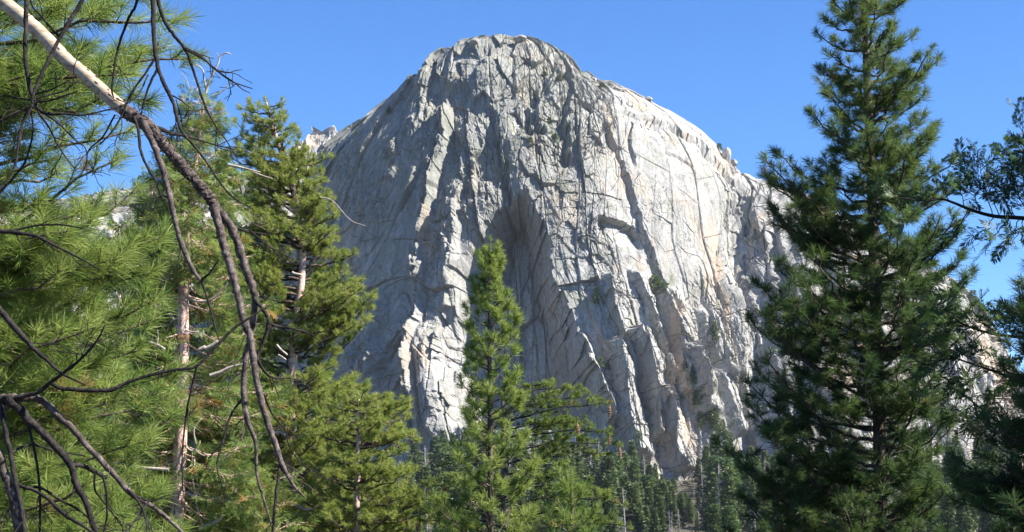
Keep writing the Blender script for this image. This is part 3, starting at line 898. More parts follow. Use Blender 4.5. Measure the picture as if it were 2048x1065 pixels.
for (sy, tx, ty, dy, sg) in BL:
    rng = T.rng
    W = Wood(); A = Needles()
    st = axis_at(q, T.at(0, sy)[2]); tip = T.at(tx, ty, dy)
    big = 400 < ty < 780
    pine_limb(rng, W, A, st, tip, sg, 0.030, 0.20, 0.42, 1.2 if big else 1.05, 0.28, 0.25, 0.68 if big else 0.66, 0.115, 0.16)
    o = W.build('limb', M_BARK, T.root)
    A.build('needles', M_NEEDLE, o, rng, 62, 0.0046)

# --- the incense cedar with the flaking trunk
T = Tree('incense_cedar', 362, 30.0, 'incense cedar with flaking pink trunk and a bleached forked dead top', seed=15)
q = trunk_of(T, [(352, 1100), (356, 1000), (362, 850), (366, 700), (368, 560), (378, 440), (392, 330), (402, 250), (408, 200)], [14, 13.5, 13, 12, 10.5, 8, 6, 4, 2.5], M_BARK_PINK)
m = T.Y / FPX / CP
# the bleached fork at the top
def dead_part(T, pix, r0, r1, mat, name, dy=0.0):
    # a bleached dead branch, with short spurs
    w = Wood(); p = smooth_poly([T.at(x, y, dy) for x, y in pix], 4)
    w.add(p, 0.7 * np.linspace(r0, r1, len(p)) * T.Y / FPX / CP, 6)
    return w.build(name, mat, T.root)
dead_part(T, [(407, 215), (410, 192), (416, 172), (424, 152), (436, 128), (440, 114), (452, 106), (462, 110)], 4.5, 1.6, M_DEADWOOD, 'dead_top')
dead_part(T, [(413, 180), (408, 158), (406, 142), (396, 132), (382, 128)], 3, 1.5, M_DEADWOOD, 'dead_top', 0.1)
dead_part(T, [(437, 125), (438, 116), (433, 106)], 2, 1, M_DEADWOOD, 'dead_top')
dead_part(T, [(425, 192), (440, 186), (452, 176), (458, 168), (470, 166)], 2.5, 1, M_DEADWOOD, 'dead_top', 0.15)
dead_part(T, [(376, 200), (378, 178), (372, 158), (362, 146)], 1.8, 0.8, M_DEADWOOD, 'dead_top', 0.2)
lf = interp([(190, 370), (240, 345), (300, 325), (360, 285), (420, 270), (500, 262), (600, 255), (700, 235), (800, 225), (900, 215), (1000, 200), (1140, 190)])
rf = interp([(190, 425), (240, 450), (300, 470), (360, 480), (420, 500), (500, 520), (600, 535), (700, 545), (800, 560), (900, 570), (1000, 580), (1140, 590)])
rng = T.rng; k0 = 0
for row in np.concatenate([np.arange(195, 300, 16), np.arange(310, 1140, 19)]):
    zt = T.at(1024, row)[2]; axx = axis_at(q, min(zt, q[-1, 2])); cx = proj(axx + T.base)[0]
    k0 += 2.1
    for j in range(6 if row > 300 else 4):
        az = k0 + j * 2 * PI / 6 + rng.normal(0, .4); ca = math.cos(az)
        if (540 < row < 770 or 850 < row < 1060) and math.sin(az) < 0 and abs(ca) < 0.75: continue
        if 380 < row < 1060 and math.cos(az + 0.32) > 0.75 and rng.random() < 0.75: continue
        rad = max(10, (cx - lf(row)) if ca < 0 else (rf(row) - cx)) * m * rng.uniform(0.5, 1.05)
        tip = np.array([axx[0] + rad * ca, axx[1] + rad * math.sin(az), zt + rng.normal(0, .2)])
        st = axis_at(q, max(0.4, min(q[-1, 2] - .05, zt + 0.05 * rad)))
        W = Wood(); S = Sprays()
        cedar_limb(rng, W, S, st, tip, 0.10, 0.022 * min(1, .4 + rad / 2), 0.31, 0.18, 2.0, 0.56, 0.5, 0.45, 0.03)
        o = W.build('limb', M_BARK_PINK, T.root); S.build('foliage', M_CEDAR, o, rng)
for pix, r0, r1, dy in [
    ([(372, 596), (395, 603), (420, 600), (440, 585), (455, 567)], 4, 2, -0.5), ([(358, 594), (335, 598), (302, 592)], 3.5, 2, -0.4),
    ([(326, 545), (328, 590), (338, 620), (348, 640)], 3, 2.2, -0.6), ([(358, 560), (345, 555), (327, 556)], 2.5, 1.5, -0.5),
    ([(370, 660), (385, 664), (398, 664)], 2.5, 1.2, -0.6), ([(330, 700), (318, 692), (292, 682)], 4.5, 3, -0.7), ([(312, 695), (316, 678), (315, 660)], 2.5, 1.5, -0.7),
    ([(420, 752), (440, 745), (460, 735), (488, 728)], 6, 2.5, -0.8), ([(410, 698), (425, 690), (435, 682)], 5, 4, -0.7), ([(398, 700), (410, 694)], 5, 5, -0.9),
    ([(372, 985), (395, 997), (420, 1004), (445, 1003), (480, 992)], 4, 2, -0.7), ([(470, 985), (476, 968), (486, 970)], 3.2, 2, -0.7), ([(392, 992), (398, 980), (400, 970)], 2.5, 1.2, -0.7),
    ([(398, 1060), (410, 1052), (430, 1045), (448, 1030)], 6, 4.5, -0.7), ([(372, 895), (385, 902), (398, 890), (400, 882)], 3, 1.5, -0.6), ([(390, 900), (400, 908), (410, 912)], 2.5, 1.2, -0.6),
    ([(338, 940), (310, 938), (280, 935), (235, 925), (228, 940)], 5, 3, -0.9), ([(385, 488), (395, 492), (405, 500)], 3, 1, -.5), ([(372, 435), (385, 442), (396, 436)], 4, 2, -.5),
    ([(355, 345), (358, 400), (362, 440)], 4, 4.5, -0.35), ([(352, 296), (366, 296)], 3.5, 3, -.4), ([(456, 330), (480, 335), (500, 340), (520, 345)], 4, 2, -0.6),
    ([(392, 888), (388, 860), (402, 838)], 2.5, 1.2, -.7), ([(385, 955), (392, 1000), (400, 1040)], 2.5, 1.5, -.8), ([(404, 1048), (398, 1030), (402, 1020)], 2.5, 1.2, -.8)]:
    dead_part(T, pix, r0, r1, M_DEADWOOD, 'dead_branch', dy)

# --- the olive pine behind the cedar
T = Tree('olive_pine', 580, 38.0, 'bushy olive green pine with short tufts leaning over the cliff foot', seed=16)
q = trunk_of(T, [(572, 1100), (576, 1000), (580, 870), (584, 760), (592, 650), (604, 545), (600, 440), (570, 330), (545, 250), (530, 195)], [12, 11.5, 11, 10, 8.5, 7.5, 7, 5.5, 3.5, 1.5], M_BARK_PINK)
lf = interp([(180, 495), (230, 460), (300, 440), (380, 430), (460, 420), (560, 420), (700, 415), (850, 410), (1000, 400), (1140, 400)])
rf = interp([(180, 560), (230, 592), (280, 622), (340, 655), (400, 680), (440, 690), (500, 705), (540, 728), (585, 758), (630, 735), (680, 705), (730, 720), (770, 765), (800, 800), (830, 838), (860, 815), (900, 800), (940, 842), (980, 868), (1065, 880), (1140, 890)])
profile_pine(T, q, lf, rf, np.arange(215, 1150, 21), M_NEEDLE_OLIVE, 0.165, per=7, n=46, w=0.009, rise=0.30, sag=0.07, r0=0.035, sub=0.46, tint=0.68, t0=0.15, gap=0.13, lift=0.35, jitter=0.28, skip=0.06, dens=0.95, bare=((500, 610), (690, 760), (900, 1000)), depth_scale=0.65)
leader(T, q, M_NEEDLE_OLIVE, 0.16, 50, 0.008, 190)
for sy, tx, ty, dy in [(330, 500, 206, .3), (370, 562, 234, -.4), (420, 598, 262, .2), (470, 614, 300, -.3), (520, 642, 348, .4), (400, 470, 240, -.2), (480, 440, 330, .4), (560, 672, 420, -.2), (600, 700, 505, .3), (690, 745, 588, -.3), (720, 752, 592, .5), (760, 735, 640, 0)]:
    W = Wood(); A = Needles()
    pine_limb(T.rng, W, A, axis_at(q, T.at(0, sy)[2]), T.at(tx, ty, dy), .10, .03, .14, .25, 1.2, .30, .5, .66, .13)
    o = W.build('limb', M_BARK, T.root); A.build('needles', M_NEEDLE_OLIVE, o, T.rng, 52, .0085)
for pix, r0, r1, dy in [([(452, 330), (490, 338), (520, 350), (545, 358)], 3, 1.5, -2.0), ([(640, 395), (665, 402), (700, 440), (730, 452)], 1.6, .8, -2.6), ([(566, 1008), (590, 1010), (615, 1020), (640, 1012), (668, 995)], 6, 3.5, -1.8),
                        ([(590, 1030), (620, 1042), (655, 1052)], 5, 3, -1.8), ([(545, 868), (560, 865), (572, 872)], 4, 3, -1.4), ([(553, 690), (562, 700), (574, 710)], 3.5, 3, -1.2), ([(556, 710), (564, 714), (572, 720)], 2.5, 2, -1.2),
                        ([(584, 545), (590, 548), (602, 550)], 4, 3.5, -1.2), ([(590, 862), (592, 850), (590, 845)], 3.5, 1.5, -1.4)]:
    dead_part(T, pix, r0, r1, M_DEADWOOD, 'dead_branch', dy)

T = Tree('olive_pine', 715, 35.0, 'low olive green pine in front of the cliff foot, its top under the bright apron', seed=18)
q = trunk_of(T, [(712, 1100), (714, 1000), (716, 900), (718, 800)], [8, 7, 5, 2], M_BARK_PINK)
lf = interp([(780, 700), (830, 640), (900, 600), (1000, 570), (1140, 560)])
rf = interp([(770, 740), (800, 790), (830, 832), (870, 820), (930, 842), (980, 862), (1065, 872), (1140, 880)])
profile_pine(T, q, lf, rf, np.arange(800, 1150, 24), M_NEEDLE_OLIVE, 0.15, per=6, n=52, w=0.0085, rise=0.2, sag=0.06, r0=0.03, sub=0.46, tint=0.66, t0=0.15, gap=0.14, lift=0.3, jitter=0.16)

# --- the pine with hanging cones behind the young pine
def cone_mesh(rng, L=0.26, r=0.05):
    w = Wood(); n = 11
    V = []; Q = []; k = 9; base = 0
    for i in range(n):                        # overlapping rings of scales
        t = i / (n - 1); rr = r * (math.sin(PI * (0.12 + 0.80 * t)) ** 0.8)
        for (dz, fr) in ((0, 0.62), (-0.5 * L / n, 1.05)):
            th = np.linspace(0, 2 * PI, k, endpoint=False) + i * 0.35
            rad = rr * fr * (1 + 0.18 * np.cos(th * k / 2 * 2))
            V.append(np.stack([rad * np.cos(th), rad * np.sin(th), np.full(k, -L * t + dz)], -1))
    V = np.vstack(V); m_ = len(V) // k
    i = np.arange(m_ * k).reshape(m_, k); j = np.roll(i, -1, axis=1)
    return V, np.stack([i[:-1], j[:-1], j[1:], i[1:]], -1).reshape(-1, 4)
CV, CQ = cone_mesh(np.random.default_rng(3))
T = Tree('cone_pine', 1010, 34.0, 'dark olive pine behind the young pine, brown cones hanging from its boughs', seed=17)
q = trunk_of(T, [(1012, 1100), (1010, 1000), (1008, 900), (1006, 820), (1005, 780)], [9, 8.5, 7, 5, 2], M_BARK)
CONED = [(845, 1216, 808, -.4, 2), (880, 1149, 843, -.6, 1), (880, 1219, 868, -.3, 1), (910, 1241, 890, .2, 2), (930, 1217, 908, .4, 1), (1000, 855, 972, -.3, 2), (1000, 896, 966, .5, 2), (1060, 813, 1028, .1, 1), (1080, 839, 1042, .2, 2)]
BO = [(790, 1100, 770, -.6), (800, 1160, 775, .3), (830, 1190, 795, .5), (860, 1180, 850, .9), (950, 1130, 930, -.8), (980, 1210, 985, .6),
      (1010, 1250, 1010, -.2), (1040, 1180, 1030, .7), (1075, 1260, 1055, .2), (1060, 1110, 1050, -.9), (900, 935, 870, 1.0), (940, 885, 930, .4), (970, 850, 965, -.3), (1000, 895, 975, .8), (1040, 840, 1010, .2), (1080, 880, 1050, -.4), (860, 960, 830, .9), (1000, 1000, 960, 1.3), (860, 1060, 810, .5), (1100, 930, 1060, .5)]
rng = T.rng
for sy, tx, ty, dy in BO + [c[:4] for c in CONED]:
    W = Wood(); A = Needles(); st = axis_at(q, min(T.at(1024, sy)[2], q[-1, 2] - .05)); tip = T.at(tx, ty, dy)
    pine_limb(rng, W, A, st, tip, -0.05, 0.022, 0.12, 0.18, 1.1, 0.32, 0.2, 0.32, 0.14)
    o = W.build('limb', M_BARK_DARK, T.root); A.build('needles', M_NEEDLE_OLIVE, o, rng, 52, 0.0078)
cones = None
for (sy, cx_, cy_, dy, n_) in [c for c in CONED for rep in range(c[4])]:
    o = mesh_np('pine_cone', CV, [CQ], M_CONE, T.root) if cones is None else cones.copy()
    if cones is None: cones = o
    else: COL.objects.link(o); o.parent = T.root
    o.location = T.at(cx_ + rng.uniform(-7, 5), cy_ + rng.uniform(2, 7), dy + rng.uniform(-.08, .08)); s = rng.uniform(0.65, 1.0); o.scale = (s, s, s); o.rotation_euler = (rng.normal(0, .15), rng.normal(0, .15), rng.uniform(0, 6))
    w = Wood(); p0 = np.array([0, 0, 0.0]); w.add([p0, p0 + np.array([0.01, 0, .10])], [0.008, 0.008], 4)
    w.build('stalk', M_BARK_DARK, o)

# --- cedars that stand further back between the near trees
def back_cedar(name, px, Y, top, half, label, seed, step_=22, tint=0.45):
    T = Tree(name, px, Y, label, 'cedars further back', seed=seed)
    q = trunk_of(T, [(px, 1100), (px + 2, (top + 1100) / 2), (px + 4, top + 10)], [9, 6.5, 1.5], M_BARK_PINK)
    rng = T.rng; m = T.Y / FPX / CP; k0 = 0
    for row in np.arange(top + 14, 1130, step_):
        zt = T.at(1024, row)[2]; axx = axis_at(q, min(zt, q[-1, 2])); k0 += 2.1
        hw = half * min(1.0, 0.15 + ((row - top) / 420) ** 0.7)
        for j in range(6):
            az = k0 + j * 2 * PI / 6 + rng.normal(0, .4); rad = hw * m * rng.uniform(.55, 1.08)
            tip = np.array([axx[0] + rad * math.cos(az), axx[1] + rad * math.sin(az), zt + rng.normal(0, .25)])
            W = Wood(); S = Sprays()
            cedar_limb(rng, W, S, axis_at(q, max(.4, min(q[-1, 2] - .05, zt + .1))), tip, .08, .022, 0.40, 0.2, 0.75, tint, .45, .45, .02)
            o = W.build('limb', M_BARK, T.root); S.build('foliage', M_CEDAR, o, rng, 6, .075)
back_cedar('young_cedar', 300, 47, 345, 90, 'narrow cedar close behind the flaking trunk, its tip against the sky', 54)
back_cedar('young_cedar', 235, 46, 440, 130, 'green cedar behind the broad pine, beside the flaking trunk', 51)
back_cedar('young_cedar', 70, 50, 470, 140, 'cedar mostly hidden behind the broad pine near the bare boughs', 52)
back_cedar('young_cedar', 470, 50, 470, 100, 'slim cedar in the gap between the flaking trunk and the olive pine', 53)
# ------------------------------------------------------------------ trees at the other edge
T = Tree('shaded_cedar', 2270, 20.0, 'shaded cedar standing at the edge with one long bare bough reaching towards the tall pine', seed=31)
q = trunk_of(T, [(2275, 1100), (2270, 800), (2262, 400), (2256, 100), (2254, -30)], [20, 18, 13, 7, 2], M_BARK)
rng = T.rng; m = T.Y / FPX / CP; k0 = 0
for z in np.arange(0.9, 9.8, 0.33):
    axx = axis_at(q, min(z, q[-1, 2])); k0 += 2.4
    for j in range(5):
        az = k0 + j * 2 * PI / 5 + rng.normal(0, .3); ca = math.cos(az)
        prof = np.interp(z, [0, 3, 6, 8.5, 9.8], [1.0, 1.0, 0.85, 0.55, 0.2])
        rad = prof * rng.uniform(0.7, 1.05) * (1.15 if ca < -0.3 else 2.6 if ca > 0.3 else 1.9)
        tip = np.array([axx[0] + rad * ca, axx[1] + rad * math.sin(az), z + rng.normal(0, .15)])
        W = Wood(); S = Sprays()
        cedar_limb(rng, W, S, axis_at(q, min(z - 0.1, q[-1, 2] - .05)), tip, 0.10, 0.022, 0.34, 0.2, 1.1, 0.4, 0.45, 0.45)
        o = W.build('limb', M_BARK, T.root); S.build('foliage', M_CEDAR_SHADE, o, rng, 9, 0.075)
def free_limb(T, pix, dy0, dy1, r0, r1, mat):
    a = [T.at(x, y, dy0 + (dy1 - dy0) * i / (len(pix) - 1)) for i, (x, y) in enumerate(pix)]
    p = smooth_poly(a, 4); W = Wood(); W.add(p, np.linspace(r0, r1, len(p)), 7)
    return W, p
W, p = free_limb(T, [(2262, 470), (2140, 450), (2048, 437), (1990, 433), (1945, 421), (1905, 405), (1880, 398), (1850, 402), (1790, 395)], 0, -0.5, 0.035, 0.006, M_BARK_DARK)
S = Sprays()
for (sx, sy, tx, ty) in [(2050, 436, 2044, 300), (2030, 434, 1990, 350), (2000, 434, 1965, 350), (1985, 432, 1950, 308), (1960, 425, 1925, 312), (2080, 440, 2030, 380), (1930, 415, 1915, 365), (2060, 438, 2010, 300),
                         (1990, 433, 1955, 470), (2020, 436, 1975, 480), (2040, 437, 2010, 490), (1940, 420, 1910, 455), (1900, 404, 1885, 370), (1880, 398, 1840, 385), (2070, 438, 2046, 220), (2090, 440, 2040, 290), (1850, 402, 1800, 440), (1830, 400, 1770, 370), (2046, 437, 2036, 470)]:
    cedar_limb(rng, W, S, T.at(sx, sy, -.3), T.at(tx, ty, -.3 + rng.uniform(-.25, .25)), 0.08, 0.007, 0.25, 0.3, 2.0, 0.42, 0.5, 0.2)
o = W.build('limb', M_BARK_DARK, T.root); S.build('foliage', M_CEDAR_SHADE, o, rng, 9, 0.075)
for pts, tips in [
    ([(2268, 700), (2150, 690), (2048, 676), (1985, 668), (1930, 650), (1890, 625)], [(1860, 600), (1870, 640), (1900, 580), (1940, 600), (1960, 640), (1925, 690), (1985, 620), (1890, 660), (2010, 620)]),
    ([(2268, 800), (2150, 780), (2040, 760), (1980, 740), (1920, 720), (1880, 705)], [(1850, 690), (1862, 715), (1875, 745), (1905, 680), (1930, 760), (1960, 700), (1990, 780), (2010, 720), (1900, 770), (1845, 730)]),
    ([(2270, 860), (2160, 850), (2048, 880), (1990, 840), (1940, 800), (1905, 775)], [(1880, 790), (1900, 820), (1940, 770), (1960, 850), (2000, 800), (2020, 860), (1925, 840)])]:
    W, p = free_limb(T, pts, 0, -0.6, 0.03, 0.006, M_BARK_DARK); S = Sprays()
    for tx, ty in tips:
        k = int(np.argmin([abs(proj(v + T.base)[0] - (tx + 50)) for v in p]))
        cedar_limb(rng, W, S, p[k], T.at(tx, ty, -.5 + rng.uniform(-.35, .35)), 0.08, 0.008, 0.26, 0.25, 1.7, 0.55, 0.5, 0.35, 0.03)
    o = W.build('limb', M_BARK_DARK, T.root); S.build('foliage', M_CEDAR_SHADE, o, rng, 9, 0.075)

T = Tree('shaded_pine', 2190, 17.0, 'dark shaded pine at the edge, only its bough ends in view', seed=32)
q = trunk_of(T, [(2195, 1110), (2190, 850), (2185, 600), (2180, 480)], [16, 14, 9, 3], M_BARK)
lf = interp([(440, 2165), (500, 2080), (545, 2030), (590, 2018), (650, 2000), (720, 2004), (800, 1990), (860, 1985), (930, 1925), (1000, 1930), (1065, 1945), (1150, 1950)])
rf = interp([(440, 2200), (600, 2350), (800, 2450), (1150, 2500)])
profile_pine(T, q, lf, rf, np.arange(500, 1150, 26), M_NEEDLE_DARK, 0.19, per=7, n=62, w=0.0056, rise=0.35, sag=0.08, r0=0.025, sub=0.4, tint=0.2, t0=0.2, gap=0.12)  # low tint deepens the shade painted into these needles
for tx, ty, dy in [(1900, 938, -.3), (1930, 975, .2), (1955, 1010, -.2), (1905, 1000, .3), (2035, 572, -.2), (2042, 640, .2)]:
    W = Wood(); A = Needles()
    pine_limb(T.rng, W, A, axis_at(q, T.at(0, min(1090, ty + 60))[2]), T.at(tx, ty, dy), 0.03, 0.02, 0.18, 0.45, 1.0, 0.25, 0.2, 0.25, 0.15)
    o = W.build('limb', M_BARK_DARK, T.root); A.build('needles', M_NEEDLE_DARK, o, T.rng, 55, 0.0055)
# ------------------------------------------------------------------ bare branches close to the viewer
def px_branch(W, T, pix, dy0=0.0, dy1=0.0, k=7, n=5, rough=0.0, rng=None, th=1.0, skin=0.0):
    """pix: (px, py, radius in px); depth runs from dy0 to dy1"""
    a = np.array([[*T.at(x, y, dy0 + (dy1 - dy0) * i / max(1, len(pix) - 1)), th * r * T.Y / FPX] for i, (x, y, r) in enumerate(pix)])
    q = smooth_poly(a, n)
    if rng is not None and rough: q[:, 3] *= 1 + rng.normal(0, rough, len(q))
    if rng is not None: q[1:-1, :3] += rng.normal(0, 0.02 if th == 1.0 and skin == .02 else 0.10, (len(q) - 2, 3)) * q[1:-1, 3:4]
    W.add(q[:, :3], np.maximum(q[:, 3], 0.0012), k, skin)
    return q

def twigs_on(W, T, q, rng, count, L, r, down=0.3, t0=0.2, depth=1):
    for i in range(count):
        k = int(rng.uniform(t0, 0.98) * (len(q) - 2)); tan = unit(q[k + 1, :3] - q[k, :3])
        d = unit(tan * 0.7 + rng.normal(0, 0.7, 3) + np.array([0, 0, -down]))
        dead_twigs(rng, W, q[k, :3], d, L * rng.uniform(.5, 1.2), r, depth)

def stubs(W, T, q, rng, n):
    """broken side stubs and knots"""
    for i in range(n):
        k = int(rng.uniform(.05, .9) * (len(q) - 2)); r = q[k, 3]
        d = rng.normal(0, 1, 3); d = unit(d); p = q[k, :3]
        W.add([p, p + d * r * rng.uniform(1.5, 3)], [r * .5, r * .25], 5, .1)

T = Tree('leaning_dead_pine', -420, 9.0, 'long dead trunk leaning across the sky, peeled pale above, dark bark and drooping branches below', seed=21)
T.root['category'] = 'dead tree'
rng = T.rng
W = Wood(); q = px_branch(W, T, [(-420, -400, 21), (-250, -245, 20), (-120, -105, 18), (-60, -48, 17), (20, 15, 16), (80, 66, 16), (130, 118, 15), (172, 152, 14.5), (215, 192, 14), (250, 222, 14), (268, 234, 12)], .9, 0, 14, 9, .03, rng, 1.0, .02)
trunk = W.build('trunk', M_PEELED, T.root)
W = Wood()
for i in range(40):                                    # remnants of bark, thicker towards the barked end
    kk = int((1 - rng.uniform(0, 1) ** 2.6 * 0.45) * (len(q) - 3)); rad = q[kk, 3]; tan = unit(q[kk + 1, :3] - q[kk, :3])
    off = rng.normal(0, 1, 3); off[1] = -abs(off[1]); off = unit(off - tan * off.dot(tan)); p = q[kk, :3] + off * rad * .96; ln = rng.uniform(.02, .07)
    W.add([p - tan * ln * .5, p + off * .002, p + tan * ln * .5], [.001, rng.uniform(.002, .005), .001], 5, .2)
W.build('bark_remnant', M_ROUGH, T.root)['kind'] = 'stuff'
W = Wood(); px_branch(W, T, [(-425, 1500, 26), (-425, 900, 25), (-424, 300, 24), (-424, -100, 23), (-420, -400, 22)], .9, .9, 12)
W.build('standing_trunk', M_BARK, T.root)
W = Wood(); q = px_branch(W, T, [(246, 219, 13), (262, 230, 14.5), (282, 242, 14), (300, 256, 13.5), (330, 292, 13), (360, 328, 12), (385, 356, 11.5), (410, 384, 11), (428, 408, 10)], 0, 0, 14, 14, 0.06, rng, 0.92, 0.07)
for (x, y, dx, dyy) in [(255, 224, -6, 8), (275, 228, -8, -14), (300, 250, 16, 4), (330, 300, -14, 6), (345, 312, 10, 10)]:   # bark curls
    p = T.at(x, y); e = T.at(x + dx, y + dyy, -.02); W.add([p, (p + e) / 2 + np.array([0, 0, .005]), e], [.012, .008, .002], 4)
for i in range(130):                                   # loose plates of bark
    kk = int(rng.uniform(0, len(q) - 2)); rad = q[kk, 3]
    off = rng.normal(0, 1, 3); off[1] = -abs(off[1]); off = unit(off - q[kk, :3] * 0)
    tan = unit(q[kk + 1, :3] - q[kk, :3]); off = unit(off - tan * off.dot(tan))
    p = q[kk, :3] + off * rad * 0.95; ln = rng.uniform(.012, .035)
    W.add([p - tan * ln * .5, p + off * .003, p + tan * ln * .5 + off * rng.uniform(0, .006)], [.002, rng.uniform(.004, .007), .001], 4)
W.build('barked_trunk', M_ROUGH, T.root)
DB = [
    (M_ROUGH, [(424, 402, 9), (437, 450, 8.5), (450, 500, 8), (460, 530, 8), (468, 560, 8), (478, 600, 7.5), (487, 640, 7.5), (500, 672, 7.5), (505, 710, 7), (515, 770, 6.5), (530, 830, 6), (548, 880, 5.5), (565, 930, 4.5), (590, 975, 3), (610, 995, 1.5)], 0, -.3, 5, .22),
    (M_ROUGH, [(424, 404, 9), (446, 432, 9), (466, 462, 9), (480, 500, 9), (492, 540, 9), (505, 575, 8), (510, 602, 7.5), (507, 640, 6.5), (499, 680, 6), (491, 720, 6), (487, 780, 6), (495, 840, 5.5), (511, 888, 4), (514, 950, 3), (528, 1000, 2.5), (546, 1062, 1.5)], .15, .2, 6, .25),
    (M_ROUGH, [(288, 246, 8), (305, 285, 7), (320, 322, 6.5), (335, 372, 6), (345, 422, 5.5), (356, 466, 5), (370, 505, 5), (386, 540, 4.5), (402, 562, 3.5)], -.1, -.3, 3, .18),
    (M_BARK_DARK, [(402, 558, 2.5), (415, 600, 2), (428, 645, 1.6), (440, 690, 1)], -.3, -.3, 2, .12),
    (M_BARK_DARK, [(402, 560, 2.5), (418, 548, 2), (432, 528, 1.6), (437, 520, 1)], -.3, -.35, 0, .1),
    (M_BARK_DARK, [(510, 600, 4), (530, 625, 4), (537, 645, 4), (528, 680, 3.5), (516, 712, 3), (514, 735, 2)], .15, .1, 1, .15),
    (M_BARK_DARK, [(537, 645, 3.2), (552, 652, 3), (585, 658, 2.2), (620, 668, 1.6), (648, 690, 1)], .15, .4, 3, .18),
    (M_BARK_DARK, [(512, 715, 3.2), (528, 742, 3), (548, 756, 2.4), (580, 757, 1.8), (612, 764, 1)], 0, .3, 4, .2),
    (M_BARK_DARK, [(487, 795, 2.5), (462, 830, 2.2), (450, 870, 2), (440, 900, 1.8), (434, 930, 1.5), (440, 972, 1)], .2, .1, 4, .15),
    (M_BARK_DARK, [(562, 922, 3.6), (556, 960, 3.2), (550, 1010, 3), (545, 1075, 2.6)], -.25, -.3, 1, .12),
    (M_BARK_DARK, [(528, 790, 2), (545, 830, 1.8), (570, 860, 1.6), (585, 905, 1.4), (640, 960, 1)], -.1, .2, 3, .15),
    (M_BARK_DARK, [(415, 388, 4), (440, 440, 2), (480, 458, 2.6), (500, 464, 2), (540, 470, 1.2)], .1, .4, 2, .15),
    (M_BARK_DARK, [(500, 462, 2.2), (520, 478, 1.8), (550, 500, 1.4), (590, 520, 1)], .3, .5, 4, .16),
    (M_BARK_DARK, [(268, 234, 3), (277, 262, 3), (281, 300, 3), (295, 335, 2.6), (310, 360, 2.2), (322, 390, 1.8), (335, 420, 1)], -.1, -.2, 2, .15),
    (M_BARK_DARK, [(300, 250, 6), (325, 260, 5), (345, 268, 4), (380, 275, 2.4), (430, 290, 1.6), (470, 300, 1)], .1, .5, 4, .18)]
for mat, pix, d0, d1, nt_, tl_ in DB:
    W = Wood(); q = px_branch(W, T, pix, d0, d1, 8, 7, 0.06, rng, 1.0, 0.06)
    stubs(W, T, q, rng, 3)
    if nt_: twigs_on(W, T, q, rng, nt_, tl_, 0.0034, .3, .25)
    W.build('branch', mat, T.root)

